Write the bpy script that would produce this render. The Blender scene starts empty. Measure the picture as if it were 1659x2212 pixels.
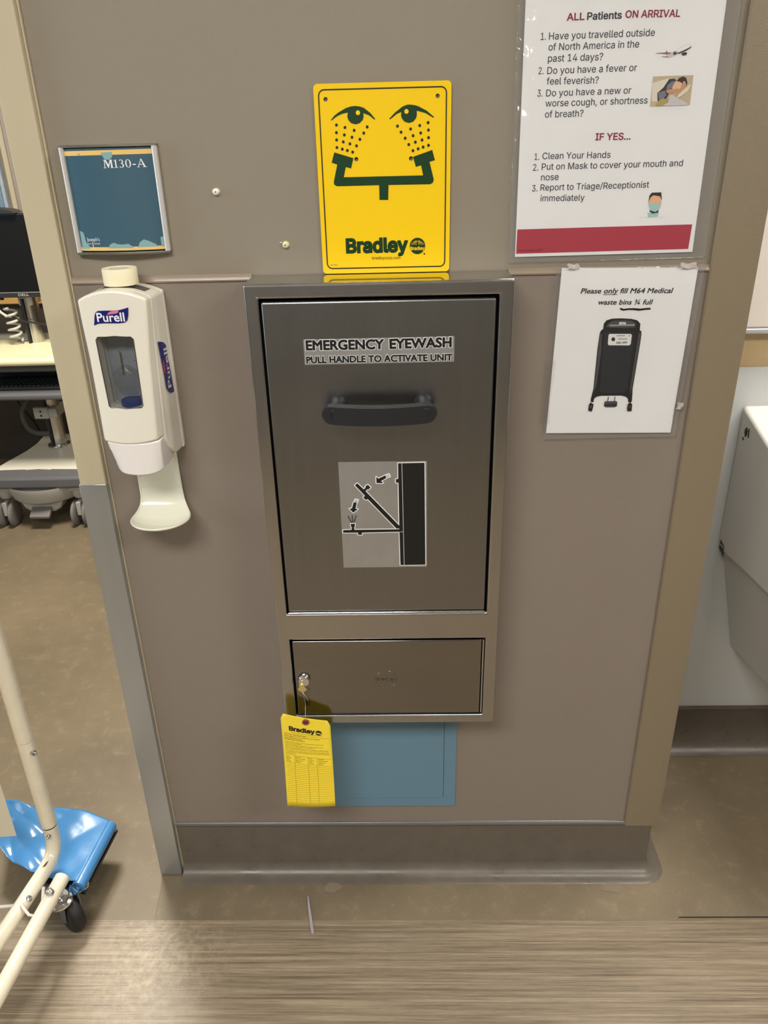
import bpy, bmesh, math, random
from mathutils import Vector, Matrix
from mathutils.geometry import delaunay_2d_cdt
random.seed(7)
scene = bpy.context.scene
COL = scene.collection
pi = math.pi

# ------------------------------------------------------------------ camera
def cam_axes(p, y, r):
    sy, cy, cp, sp = math.sin(y), math.cos(y), math.cos(p), math.sin(p)
    f = Vector((sy*cp, cy*cp, -sp)); rt = Vector((cy, -sy, 0)); up = rt.cross(f)
    c, s = math.cos(r), math.sin(r)
    return f, rt*c + up*s, up*c - rt*s
CAM = Vector((0.0077, -1.2957, 1.5683))
f_, rt_, up_ = cam_axes(0.4502, -0.0270, -0.0254)
cd = bpy.data.cameras.new('camera'); cam = bpy.data.objects.new('camera', cd); COL.objects.link(cam)
m = Matrix.Identity(4)
for i in range(3):
    m[i][0], m[i][1], m[i][2], m[i][3] = rt_[i], up_[i], -f_[i], CAM[i]
cam.matrix_world = m
cd.sensor_fit = 'VERTICAL'; cd.sensor_height = 36.0; cd.lens = 36.0*1680/2212; cd.clip_start = 0.02
scene.camera = cam

# ------------------------------------------------------------------ light, exposure
scene.view_settings.view_transform = 'Standard'
scene.view_settings.look = 'None'
scene.view_settings.gamma = 1.0
scene.view_settings.use_curve_mapping = False
scene.view_settings.exposure = 0.42
w = bpy.data.worlds.new('world'); scene.world = w; w.use_nodes = True
w.node_tree.nodes['Background'].inputs[0].default_value = (0.9, 0.95, 1.0, 1)
w.node_tree.nodes['Background'].inputs[1].default_value = 0.05

def area(name, loc, sx, sy, watts, col, rot=(0, 0, 0)):
    l = bpy.data.lights.new(name, 'AREA'); l.shape = 'RECTANGLE'; l.size = sx; l.size_y = sy
    l.energy = watts; l.color = col
    o = bpy.data.objects.new(name, l); o.location = loc; o.rotation_euler = rot; COL.objects.link(o)
    return o
WARM = (1.0, 0.94, 0.84)
NEUT = (1.0, 0.975, 0.93)
DAY = (0.80, 0.90, 1.0)
area('corridor_light_left', (-.60, -1.90, 2.64), 1.2, 0.6, 37, NEUT)
area('corridor_light_right', (1.95, -1.90, 2.64), 1.2, 0.6, 30, NEUT)
area('left_room_light', (-.98, 1.10, 2.64), 0.6, 0.6, 62, WARM)
area('right_room_light', (.92, .04, 2.64), 0.5, 0.5, 24, NEUT)
area('window_daylight', (-3.35, -0.9, 1.7), 1.3, 1.2, 26, DAY, (0, -pi/2, 0))

# ------------------------------------------------------------------ materials
def new_mat(name):
    mt = bpy.data.materials.new(name); mt.use_nodes = True
    return mt, mt.node_tree.nodes, mt.node_tree.links, mt.node_tree.nodes['Principled BSDF']
def srgb(r, g, b):
    t = lambda c: (c/255/12.92) if c/255 <= .04045 else ((c/255+.055)/1.055)**2.4
    return (t(r), t(g), t(b), 1)
def mat(name, col, rough=.5, metal=0, bump=0, bscale=200, var=0, vscale=8, spec=.5, coat=0, stretch=(1, 1, 1), rvar=0):
    mt, N, L, B = new_mat(name)
    B.inputs['Base Color'].default_value = col
    B.inputs['Roughness'].default_value = rough
    B.inputs['Metallic'].default_value = metal
    B.inputs['Specular IOR Level'].default_value = spec
    if coat: B.inputs['Coat Weight'].default_value = coat; B.inputs['Coat Roughness'].default_value = .08
    if bump or var or rvar:
        tc = N.new('ShaderNodeTexCoord'); mp = N.new('ShaderNodeMapping')
        mp.inputs['Scale'].default_value = stretch
        L.new(tc.outputs['Object'], mp.inputs['Vector'])
    if bump:
        n = N.new('ShaderNodeTexNoise'); n.inputs['Scale'].default_value = bscale; n.inputs['Detail'].default_value = 3
        b = N.new('ShaderNodeBump'); b.inputs['Strength'].default_value = bump; b.inputs['Distance'].default_value = .002
        L.new(mp.outputs[0], n.inputs['Vector']); L.new(n.outputs['Fac'], b.inputs['Height']); L.new(b.outputs[0], B.inputs['Normal'])
    if var or rvar:
        n = N.new('ShaderNodeTexNoise'); n.inputs['Scale'].default_value = vscale; n.inputs['Detail'].default_value = 6
        n.inputs['Roughness'].default_value = .65
        L.new(mp.outputs[0], n.inputs['Vector'])
    if var:
        r = N.new('ShaderNodeMapRange'); r.inputs['From Min'].default_value = .3; r.inputs['From Max'].default_value = .7
        r.inputs['To Min'].default_value = 1-var; r.inputs['To Max'].default_value = 1+var
        mx = N.new('ShaderNodeMix'); mx.data_type = 'RGBA'; mx.blend_type = 'MULTIPLY'; mx.inputs['Factor'].default_value = 1
        mx.inputs[6].default_value = col
        L.new(n.outputs['Fac'], r.inputs['Value']); L.new(r.outputs[0], mx.inputs[7]); L.new(mx.outputs[2], B.inputs['Base Color'])
    if rvar:
        r2 = N.new('ShaderNodeMapRange'); r2.inputs['From Min'].default_value = .3; r2.inputs['From Max'].default_value = .7
        r2.inputs['To Min'].default_value = max(.02, rough-rvar); r2.inputs['To Max'].default_value = rough+rvar
        L.new(n.outputs['Fac'], r2.inputs['Value']); L.new(r2.outputs[0], B.inputs['Roughness'])
    return mt
def film_mat(name, bump, bscale, refl=.35, tint=.96, haze=0):
    mt = bpy.data.materials.new(name); mt.use_nodes = True
    N, L = mt.node_tree.nodes, mt.node_tree.links
    N.remove(N['Principled BSDF'])
    t = N.new('ShaderNodeBsdfTransparent'); t.inputs[0].default_value = (tint, tint, tint, 1)
    g = N.new('ShaderNodeBsdfGlossy'); g.inputs['Roughness'].default_value = .08
    lw = N.new('ShaderNodeLayerWeight'); lw.inputs['Blend'].default_value = .5
    pw = N.new('ShaderNodeMath'); pw.operation = 'POWER'; pw.inputs[1].default_value = 4.0; L.new(lw.outputs['Facing'], pw.inputs[0])
    fr = N.new('ShaderNodeMapRange'); fr.inputs['To Min'].default_value = .05; fr.inputs['To Max'].default_value = refl+.3; L.new(pw.outputs[0], fr.inputs['Value'])
    mx = N.new('ShaderNodeMixShader'); L.new(fr.outputs[0], mx.inputs[0]); L.new(t.outputs[0], mx.inputs[1]); L.new(g.outputs[0], mx.inputs[2])
    if bump:
        tc = N.new('ShaderNodeTexCoord'); n = N.new('ShaderNodeTexNoise'); n.inputs['Scale'].default_value = bscale; n.inputs['Detail'].default_value = 2
        n.inputs['Distortion'].default_value = 1.0
        b = N.new('ShaderNodeBump'); b.inputs['Strength'].default_value = bump; b.inputs['Distance'].default_value = .004
        L.new(tc.outputs['Object'], n.inputs['Vector']); L.new(n.outputs['Fac'], b.inputs['Height'])
        L.new(b.outputs[0], g.inputs['Normal']); L.new(b.outputs[0], lw.inputs['Normal'])
    if haze:
        d = N.new('ShaderNodeBsdfDiffuse'); d.inputs[0].default_value = (.85, .86, .88, 1)
        m2 = N.new('ShaderNodeMixShader'); m2.inputs[0].default_value = haze; L.new(mx.outputs[0], m2.inputs[1]); L.new(d.outputs[0], m2.inputs[2]); mx = m2
    L.new(mx.outputs[0], N['Material Output'].inputs[0])
    return mt
def glass_mat(name, col, rough=.02, ior=1.4):
    mt, N, L, B = new_mat(name)
    B.inputs['Base Color'].default_value = col; B.inputs['Roughness'].default_value = rough
    B.inputs['Transmission Weight'].default_value = 1; B.inputs['IOR'].default_value = ior
    return mt
def ramp(N, stops):
    r = N.new('ShaderNodeValToRGB'); e = r.color_ramp.elements
    while len(e) < len(stops): e.new(.5)
    for k, (p, c) in enumerate(stops): e[k].position = p; e[k].color = c
    return r

M = {}
M['wall'] = mat('wall_paint', srgb(141, 132, 116), .55, 0, .25, 900, .015, 3)
M['panel'] = mat('wall_panel_vinyl', srgb(138, 127, 116), .42, 0, .22, 700, .02, 4)
M['trim_taupe'] = mat('taupe_corner_guard', srgb(134, 121, 99), .45, 0, .25, 900, .02, 3)
M['strip'] = mat('panel_cap_strip', srgb(150, 135, 118), .3)
M['cream'] = mat('cream_frame_paint', srgb(192, 180, 152), .45, 0, .15, 500, .015, 3)
M['guard_steel'] = mat('guard_steel', (.50, .535, .57, 1), .34, .85, 0, 1, .05, 6, stretch=(3, 3, .5), rvar=.05)
M['cove'] = mat('shaded_vinyl_cove', srgb(103, 95, 84), .34, 0, .12, 500, .10, 22, rvar=.1)  # same vinyl as the floor, grey reflection and shade put into the colour
M['cove_cap'] = mat('vinyl_cove_cap', srgb(104, 103, 100), .25)
M['dark'] = mat('black_gap', (.004, .004, .004, 1), .7)
M['black'] = mat('black_print', (.006, .006, .006, 1), .5)
M['ink'] = mat('ink_print', (.025, .025, .04, 1), .5)
M['green'] = mat('dark_green_print', srgb(14, 58, 26), .35)
M['yellow'] = mat('yellow_sign', srgb(250, 207, 22), .28, spec=.4)
M['tag'] = mat('yellow_tag', srgb(255, 226, 62), .6, 0, .05, 600)
M['tagline'] = mat('tag_rule', srgb(176, 148, 20), .6)
M['paper'] = mat('white_paper', srgb(240, 240, 240), .7, 0, .05, 300, .02, 10)
M['maroon'] = mat('maroon_print', srgb(140, 28, 52), .5)
M['rose'] = mat('rose_print', srgb(176, 58, 74), .5)
M['rose_dark'] = mat('rose_dark_print', srgb(105, 25, 38), .5)
M['film'] = film_mat('laminate_film', .12, 18)
M['film2'] = film_mat('sleeve_film', .35, 25)
M['edge'] = film_mat('sealed_film_edge', .25, 40, .5, .95, .10)
M['tape'] = film_mat('clear_tape', .3, 60)
M['tape_white'] = mat('folded_tape', srgb(196, 188, 180), .3)
M['white_plastic'] = mat('ivory_plastic', srgb(232, 227, 212), .3, spec=.5)
M['white_push'] = mat('white_push_bar', srgb(234, 229, 224), .35)
M['tray_plastic'] = mat('tray_plastic', srgb(228, 226, 208), .16, spec=.6)
M['navy'] = mat('navy_print', srgb(14, 22, 108), .35)
M['white'] = mat('white_print', srgb(240, 240, 240), .5)
M['pink'] = mat('pink_print', srgb(220, 120, 150), .4)
M['cavity'] = mat('dispenser_cavity', srgb(166, 174, 184), .5, 0, 0, 1, .15, 30)
M['smoke'] = film_mat('smoked_pane', .1, 30, tint=.84)
M['clear'] = glass_mat('clear_plastic', (.97, .98, 1, 1), .03)
M['bluecap'] = mat('blue_cap', srgb(40, 62, 130), .35)
M['window_dark'] = mat('dark_insert', srgb(70, 66, 64), .25)
M['tape_roll'] = mat('cream_tape', srgb(238, 228, 194), .6, 0, .06, 200)
M['card'] = mat('card_core', srgb(205, 200, 190), .7)
M['handle'] = mat('black_handle', srgb(34, 35, 37), .42)
M['handle2'] = mat('black_handle_cap', srgb(24, 25, 27), .5)
M['chrome'] = mat('chrome', (.75, .76, .78, 1), .12, 1)
M['brass'] = mat('brass_key', (.92, .80, .42, 1), .25, 1)
M['wire'] = mat('wire', (.55, .55, .55, 1), .3, 1)
M['eyelet'] = mat('eyelet_red', srgb(140, 62, 50), .5)
M['blue_door'] = mat('blue_access_door', srgb(104, 138, 158), .42, 0, .1, 500, .02, 4)
M['silver'] = mat('silver_rail', (.66, .65, .62, 1), .35, .35)
M['silver_cap'] = mat('bronze_cap', (.36, .34, .30, 1), .35, 1)
M['teal'] = mat('teal_insert', srgb(62, 96, 114), .28, spec=.6, coat=.5)
M['tealpatch'] = mat('faded_patch', srgb(136, 176, 178), .35)
M['gold'] = mat('gold_band', srgb(240, 200, 120), .35)
M['anchor'] = mat('wall_anchor', srgb(226, 222, 170), .4)
M['screw'] = mat('white_screw', srgb(232, 238, 236), .35)
M['blue_bag'] = None
M['tube'] = mat('cream_enamel_tube', srgb(232, 223, 200), .25, 0, .03, 80, .05, 25, coat=.3)
M['rust'] = mat('rust_mark', srgb(96, 56, 30), .8)
M['zip'] = mat('zip_tie', srgb(225, 220, 212), .35)
M['rubber'] = mat('black_rubber', srgb(28, 27, 26), .6, 0, .1, 120)
M['canvas'] = mat('canvas_bag', srgb(214, 204, 178), .85, 0, .15, 500)
M['ceramic'] = mat('white_ceramic', srgb(214, 210, 202), .22, spec=.5)
M['white_wall'] = mat('white_wall_sheet', srgb(208, 211, 210), .4, 0, .1, 500)
M['tan'] = mat('tan_wall', srgb(200, 175, 132), .5, 0, .2, 300, .05, 30)
M['board'] = mat('white_board', srgb(222, 214, 204), .35)
M['board_lip'] = mat('grey_lip', srgb(176, 174, 172), .35)
M['brown_wall'] = mat('brown_wall', srgb(62, 54, 44), .6, 0, .1, 300)
M['wood'] = mat('oak_rail', srgb(214, 166, 96), .4, 0, 0, 1, .12, 40, stretch=(.3, 1, 6))
M['ceiling'] = mat('ceiling_tile', srgb(225, 222, 214), .8, 0, .2, 150)
M['lamp'] = None
M['room_wall'] = mat('corridor_wall', srgb(112, 108, 102), .6)
M['cart_white'] = mat('cart_shell', srgb(214, 208, 190), .4)
M['cart_top'] = mat('cart_worktop', srgb(232, 222, 180), .35)
M['cart_grey'] = mat('cart_bumper', srgb(98, 97, 98), .35)
M['cart_lgrey'] = mat('cart_light_grey', srgb(168, 166, 158), .45)
M['wheel'] = mat('grey_wheel', srgb(120, 116, 112), .5)
M['alu'] = mat('aluminium_post', (.62, .61, .59, 1), .22, 1)
M['screen'] = mat('black_screen', (.003, .003, .003, 1), .5, spec=.2)
M['bezel'] = mat('black_bezel', (.012, .012, .012, 1), .4)
M['cable'] = mat('black_cable', (.01, .01, .01, 1), .5)
M['coil'] = mat('white_coil', srgb(190, 188, 180), .45)
M['keys'] = mat('keyboard_keys', (.012, .012, .013, 1), .35)
M['mesh_grey'] = mat('perforated_grey', srgb(80, 78, 74), .6, 0, .8, 260)
M['yellow2'] = mat('yellow_plastic', srgb(238, 214, 60), .4)
M['straw'] = mat('clear_straw', srgb(196, 186, 190), .2)
M['straw'].node_tree.nodes['Principled BSDF'].inputs['Alpha'].default_value = .55
M['residue'] = mat('adhesive_residue', srgb(150, 134, 112), .7)
M['residue'].node_tree.nodes['Principled BSDF'].inputs['Alpha'].default_value = .7
for k, c in dict(grey=(206, 200, 200), dark=(58, 52, 58), mauve=(140, 120, 126), red=(176, 70, 76), cream=(196, 180, 150), cream2=(226, 218, 200), navy2=(48, 50, 62), slate=(120, 122, 136), hair=(52, 38, 32), skin=(232, 184, 148), skin2=(206, 148, 112), olive=(176, 160, 92), mint=(168, 206, 202)).items():
    M['p_'+k] = mat('print_'+k, srgb(*c), .55)
M['p_white'] = M['white']; M['p_navy'] = M['p_navy2']
for k, c in dict(c=(26, 26, 28), m=(74, 74, 76), l=(150, 150, 150), d=(40, 42, 46), w=(232, 232, 230)).items():
    M['b_'+k] = mat('bin_print_'+k, srgb(*c), .55)

def steel_mat(name, col, rough, scale, wear):
    mt, N, L, B = new_mat(name)
    B.inputs['Metallic'].default_value = 1
    tc = N.new('ShaderNodeTexCoord')
    mp = N.new('ShaderNodeMapping'); mp.inputs['Scale'].default_value = scale
    n = N.new('ShaderNodeTexNoise'); n.inputs['Scale'].default_value = 60; n.inputs['Detail'].default_value = 4
    L.new(tc.outputs['Object'], mp.inputs['Vector']); L.new(mp.outputs[0], n.inputs['Vector'])
    n2 = N.new('ShaderNodeTexNoise'); n2.inputs['Scale'].default_value = 7; n2.inputs['Detail'].default_value = 7; n2.inputs['Roughness'].default_value = .7
    L.new(tc.outputs['Object'], n2.inputs['Vector'])
    r = N.new('ShaderNodeMapRange'); r.inputs['From Min'].default_value = .3; r.inputs['From Max'].default_value = .75
    r.inputs['To Min'].default_value = rough*.9; r.inputs['To Max'].default_value = rough*(1+wear*.5)
    L.new(n2.outputs['Fac'], r.inputs['Value']); L.new(r.outputs[0], B.inputs['Roughness'])
    cr = ramp(N, [(.3, tuple(c*.95 for c in col)+(1,)), (.7, col+(1,))])
    L.new(n.outputs['Fac'], cr.inputs[0]); L.new(cr.outputs[0], B.inputs['Base Color'])
    b = N.new('ShaderNodeBump'); b.inputs['Strength'].default_value = .015; b.inputs['Distance'].default_value = .001
    L.new(n.outputs['Fac'], b.inputs['Height']); L.new(b.outputs[0], B.inputs['Normal'])
    return mt
M['steel'] = steel_mat('brushed_steel_door', (.285, .284, .28), .31, (2, 1, .06), .35)
M['steel_low'] = steel_mat('brushed_steel_drawer', (.28, .27, .255), .16, (.06, 1, 2), .3)
M['steel_frame'] = steel_mat('steel_frame', (.46, .458, .455), .20, (1, 1, .2), .5)
M['steel_top'] = steel_mat('polished_steel_top', (.56, .545, .52), .07, (.3, 1, 1), .5)
M['sticker'] = mat('metallic_sticker', (.50, .50, .50, 1), .42, .8, .1, 60, .06, 20)

def bag_mat():
    mt, N, L, B = new_mat('blue_plastic_film')
    B.inputs['Base Color'].default_value = srgb(74, 136, 192); B.inputs['Roughness'].default_value = .24
    B.inputs['Specular IOR Level'].default_value = .6; B.inputs['Subsurface Weight'].default_value = .0
    tc = N.new('ShaderNodeTexCoord'); n = N.new('ShaderNodeTexNoise'); n.inputs['Scale'].default_value = 22; n.inputs['Detail'].default_value = 4; n.inputs['Distortion'].default_value = .4
    b = N.new('ShaderNodeBump'); b.inputs['Strength'].default_value = .18; b.inputs['Distance'].default_value = .004
    L.new(tc.outputs['Object'], n.inputs['Vector']); L.new(n.outputs['Fac'], b.inputs['Height']); L.new(b.outputs[0], B.inputs['Normal'])
    return mt
M['blue_bag'] = bag_mat()

def floor_mat(name):
    mt, N, L, B = new_mat(name)
    tc = N.new('ShaderNodeTexCoord')
    n1 = N.new('ShaderNodeTexNoise'); n1.inputs['Scale'].default_value = 3.0; n1.inputs['Detail'].default_value = 9; n1.inputs['Roughness'].default_value = .62
    n2 = N.new('ShaderNodeTexNoise'); n2.inputs['Scale'].default_value = 260; n2.inputs['Detail'].default_value = 2
    n3 = N.new('ShaderNodeTexNoise'); n3.inputs['Scale'].default_value = 24; n3.inputs['Detail'].default_value = 8; n3.inputs['Roughness'].default_value = .75
    for n in (n1, n2, n3): L.new(tc.outputs['Object'], n.inputs['Vector'])
    r1 = ramp(N, [(.3, srgb(110, 98, 78)), (.7, srgb(130, 115, 91))]); L.new(n1.outputs['Fac'], r1.inputs[0])
    r3 = ramp(N, [(.54, (0, 0, 0, 1)), (.78, (.45, .45, .45, 1))]); L.new(n3.outputs['Fac'], r3.inputs[0])
    mx = N.new('ShaderNodeMix'); mx.data_type = 'RGBA'; mx.inputs[7].default_value = srgb(172, 152, 122)
    L.new(r3.outputs[0], mx.inputs['Factor']); L.new(r1.outputs[0], mx.inputs[6])
    m2 = N.new('ShaderNodeMix'); m2.data_type = 'RGBA'; m2.blend_type = 'OVERLAY'; m2.inputs['Factor'].default_value = .18
    L.new(mx.outputs[2], m2.inputs[6]); L.new(n2.outputs['Fac'], m2.inputs[7]); L.new(m2.outputs[2], B.inputs['Base Color'])
    rr = N.new('ShaderNodeMapRange'); rr.inputs['To Min'].default_value = .36; rr.inputs['To Max'].default_value = .6
    L.new(n3.outputs['Fac'], rr.inputs['Value']); L.new(rr.outputs[0], B.inputs['Roughness'])
    return mt
M['floor'] = floor_mat('brown_sheet_vinyl')

def wood_floor(name):
    mt, N, L, B = new_mat(name)
    tc = N.new('ShaderNodeTexCoord')
    def streak(sx, sy, det, dist=0.0, rough=.6):
        mp = N.new('ShaderNodeMapping'); mp.inputs['Scale'].default_value = (sx, sy, 1)
        n = N.new('ShaderNodeTexNoise'); n.inputs['Scale'].default_value = 1; n.inputs['Detail'].default_value = det
        n.inputs['Distortion'].default_value = dist; n.inputs['Roughness'].default_value = rough
        L.new(tc.outputs['Object'], mp.inputs['Vector']); L.new(mp.outputs[0], n.inputs['Vector']); return n
    a = streak(2.0, 125, 9, .08, .72); b = streak(6, 300, 5, 0, .7); c = streak(40, 420, 4); d = streak(1.6, 48, 5, .3, .7)
    ra = ramp(N, [(.30, srgb(78, 68, 55)), (.42, srgb(118, 104, 85)), (.56, srgb(142, 127, 105)), (.72, srgb(163, 147, 122))])
    L.new(a.outputs['Fac'], ra.inputs[0])
    rb = ramp(N, [(.30, (.30, .29, .28, 1)), (.5, (.55, .55, .55, 1)), (.7, (.62, .62, .62, 1))]); L.new(b.outputs['Fac'], rb.inputs[0])
    m1 = N.new('ShaderNodeMix'); m1.data_type = 'RGBA'; m1.blend_type = 'OVERLAY'; m1.inputs['Factor'].default_value = .75
    L.new(ra.outputs[0], m1.inputs[6]); L.new(rb.outputs[0], m1.inputs[7])
    rd = ramp(N, [(.36, (.62, .58, .55, 1)), (.5, (1, 1, 1, 1))]); L.new(d.outputs['Fac'], rd.inputs[0])
    m2 = N.new('ShaderNodeMix'); m2.data_type = 'RGBA'; m2.blend_type = 'MULTIPLY'; m2.inputs['Factor'].default_value = .6
    L.new(m1.outputs[2], m2.inputs[6]); L.new(rd.outputs[0], m2.inputs[7])
    m3 = N.new('ShaderNodeMix'); m3.data_type = 'RGBA'; m3.blend_type = 'OVERLAY'; m3.inputs['Factor'].default_value = .25
    L.new(m2.outputs[2], m3.inputs[6]); L.new(c.outputs['Fac'], m3.inputs[7])
    gd = N.new('ShaderNodeVectorMath'); gd.operation = 'DISTANCE'; gd.inputs[1].default_value = (-.53, -.23, 0); L.new(tc.outputs['Object'], gd.inputs[0])
    gm_ = N.new('ShaderNodeMapRange'); gm_.inputs['From Min'].default_value = .20; gm_.inputs['From Max'].default_value = .02; L.new(gd.outputs['Value'], gm_.inputs['Value'])
    sn = N.new('ShaderNodeTexNoise'); sn.inputs['Scale'].default_value = 48; sn.inputs['Detail'].default_value = 9; sn.inputs['Roughness'].default_value = .75; L.new(tc.outputs['Object'], sn.inputs['Vector'])
    sr = ramp(N, [(.44, (0, 0, 0, 1)), (.62, (1, 1, 1, 1))]); L.new(sn.outputs['Fac'], sr.inputs[0])
    sm = N.new('ShaderNodeMath'); sm.operation = 'MULTIPLY'; L.new(sr.outputs[0], sm.inputs[0]); L.new(gm_.outputs[0], sm.inputs[1])
    sm2 = N.new('ShaderNodeMath'); sm2.operation = 'MULTIPLY'; sm2.inputs[1].default_value = .65; L.new(sm.outputs[0], sm2.inputs[0])
    m4 = N.new('ShaderNodeMix'); m4.data_type = 'RGBA'; m4.inputs[7].default_value = srgb(186, 170, 142); L.new(sm2.outputs[0], m4.inputs['Factor']); L.new(m3.outputs[2], m4.inputs[6]); L.new(m4.outputs[2], B.inputs['Base Color'])
    rr = N.new('ShaderNodeMapRange'); rr.inputs['To Min'].default_value = .30; rr.inputs['To Max'].default_value = .5
    L.new(a.outputs['Fac'], rr.inputs['Value']); L.new(rr.outputs[0], B.inputs['Roughness'])
    bp = N.new('ShaderNodeBump'); bp.inputs['Strength'].default_value = .1; bp.inputs['Distance'].default_value = .001
    L.new(b.outputs['Fac'], bp.inputs['Height']); L.new(bp.outputs[0], B.inputs['Normal'])
    return mt
M['woodfloor'] = wood_floor('wood_look_vinyl')
def lamp_mat():
    mt, N, L, B = new_mat('lamp_diffuser')
    B.inputs['Base Color'].default_value = (.9, .9, .9, 1); B.inputs['Emission Color'].default_value = (1, .95, .87, 1)
    B.inputs['Emission Strength'].default_value = 3.0
    return mt
M['lamp'] = lamp_mat()

# ------------------------------------------------------------------ geometry helpers
class MB:
    def __init__(s): s.v = []; s.f = []
    def add(s, vs, fs):
        o = len(s.v); s.v += [tuple(p) for p in vs]; s.f += [tuple(i+o for i in q) for q in fs]; return s
    def box(s, x0, x1, y0, y1, z0, z1):
        v = [(x, y, z) for x in (x0, x1) for y in (y0, y1) for z in (z0, z1)]
        return s.add(v, [(0, 1, 3, 2), (4, 6, 7, 5), (0, 4, 5, 1), (2, 3, 7, 6), (0, 2, 6, 4), (1, 5, 7, 3)])
    def tube(s, path, r, n=14, cap=True, closed=False):
        P = [Vector(p) for p in path]; k = len(P)
        rs = r if isinstance(r, (list, tuple)) else [r]*k
        t0 = (P[1]-P[0]).normalized(); ref = Vector((0, 0, 1)) if abs(t0.z) < .9 else Vector((0, 1, 0))
        u = t0.cross(ref).normalized(); vs = []
        for i in range(k):
            if closed: t = (P[(i+1) % k]-P[i-1])
            else: t = (P[min(i+1, k-1)]-P[max(i-1, 0)])
            t.normalize(); u = (u - t*u.dot(t)).normalized(); w_ = t.cross(u)
            for j in range(n):
                a = 2*pi*j/n; vs.append(P[i]+(u*math.cos(a)+w_*math.sin(a))*rs[i])
        fs = []
        for i in range(k if closed else k-1):
            i2 = (i+1) % k
            for j in range(n):
                j2 = (j+1) % n; fs.append((i*n+j, i*n+j2, i2*n+j2, i2*n+j))
        if cap and not closed: fs.append(tuple(range(n))[::-1]); fs.append(tuple((k-1)*n+j for j in range(n)))
        return s.add(vs, fs)
    def cyl(s, a, b, r, n=24): return s.tube([a, b], r, n)
    def lathe(s, c, axis, prof, n=32):
        # prof: list of (radius, offset along axis); closed at both ends if radius 0
        A = Vector(axis).normalized(); ref = Vector((0, 0, 1)) if abs(A.z) < .9 else Vector((1, 0, 0))
        u = A.cross(ref).normalized(); w_ = A.cross(u); c = Vector(c); vs = []; fs = []
        for (r, h) in prof:
            for j in range(n):
                a = 2*pi*j/n; vs.append(c+A*h+(u*math.cos(a)+w_*math.sin(a))*max(r, 1e-5))
        for i in range(len(prof)-1):
            for j in range(n):
                j2 = (j+1) % n; fs.append((i*n+j, i*n+j2, (i+1)*n+j2, (i+1)*n+j))
        return s.add(vs, fs)
    def sphere(s, c, r, n=16):
        pr = [(r*math.sin(pi*i/n), -r*math.cos(pi*i/n)) for i in range(n+1)]
        return s.lathe(c, (0, 0, 1), pr, n)
    def prism(s, poly, axis, a, b):
        # poly 2D extruded along axis 'x','y','z' between a and b
        def P(p, t): return {'x': (t, p[0], p[1]), 'y': (p[0], t, p[1]), 'z': (p[0], p[1], t)}[axis]
        n = len(poly)
        vs = [P(p, a) for p in poly]+[P(p, b) for p in poly]
        fs = [tuple(range(n)), tuple(range(2*n-1, n-1, -1))]+[(i, i+n, (i+1) % n+n, (i+1) % n) for i in range(n)]
        return s.add(vs, fs)
    def grid(s, f, nu, nv):
        vs = [f(i/nu, j/nv) for j in range(nv+1) for i in range(nu+1)]
        fs = [(j*(nu+1)+i, j*(nu+1)+i+1, (j+1)*(nu+1)+i+1, (j+1)*(nu+1)+i) for j in range(nv) for i in range(nu)]
        return s.add(vs, fs)
    def cube_map(s, f, nu, nv, nt):
        idx = {}; vs = []; fs = []
        def vid(i, j, k):
            q = (i, j, k)
            if q not in idx: idx[q] = len(vs); vs.append(f(i/nu, j/nv, k/nt))
            return idx[q]
        for k in (0, nt):
            for i in range(nu):
                for j in range(nv): fs.append((vid(i, j, k), vid(i+1, j, k), vid(i+1, j+1, k), vid(i, j+1, k)))
        for j in (0, nv):
            for i in range(nu):
                for k in range(nt): fs.append((vid(i, j, k), vid(i+1, j, k), vid(i+1, j, k+1), vid(i, j, k+1)))
        for i in (0, nu):
            for j in range(nv):
                for k in range(nt): fs.append((vid(i, j, k), vid(i, j+1, k), vid(i, j+1, k+1), vid(i, j, k+1)))
        return s.add(vs, fs)
    def disc(s, x, z, rx, rz=None, y=0, n=18):
        rz = rz or rx
        return s.add([(x+rx*math.cos(2*pi*i/n), y, z+rz*math.sin(2*pi*i/n)) for i in range(n)], [tuple(range(n))])
    def ring(s, x, z, r0, r1, y=0, n=32):
        vs = [(x+r*math.cos(2*pi*i/n), y, z+r*math.sin(2*pi*i/n)) for r in (r0, r1) for i in range(n)]
        return s.add(vs, [(i, (i+1) % n, n+(i+1) % n, n+i) for i in range(n)])
    def poly(s, pts, y=0): return s.add([(p[0], y, p[1]) for p in pts], [tuple(range(len(pts)))])
    def stroke(s, pts, w_, y=0, closed=False, joints=True):
        n = len(pts)
        for i in range(n if closed else n-1):
            a, b = Vector(pts[i]), Vector(pts[(i+1) % n]); d = b-a
            if d.length < 1e-7: continue
            d.normalize(); q = Vector((-d.y, d.x))*w_/2
            s.poly([a+q, b+q, b-q, a-q], y+(i % 5)*2e-5)
        if joints:
            for i, p in enumerate(pts): s.disc(p[0], p[1], w_/2, y=y+1e-4+(i % 7)*1e-5, n=10)
        return s
    def build(s, name, mt, parent=None, bevel=0, smooth=40, seg=2, sub=0, loc=None, solid=0, recalc=True):
        me = bpy.data.meshes.new(name); me.from_pydata(s.v, [], s.f)
        bm = bmesh.new(); bm.from_mesh(me)
        if recalc: bmesh.ops.recalc_face_normals(bm, faces=bm.faces)
        bm.to_mesh(me); bm.free()
        me.materials.append(M[mt] if isinstance(mt, str) else mt)
        o = bpy.data.objects.new(name, me); COL.objects.link(o)
        if parent: o.parent = parent
        if loc: o.location = loc
        if solid: md = o.modifiers.new('solid', 'SOLIDIFY'); md.thickness = solid; md.offset = 0
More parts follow.
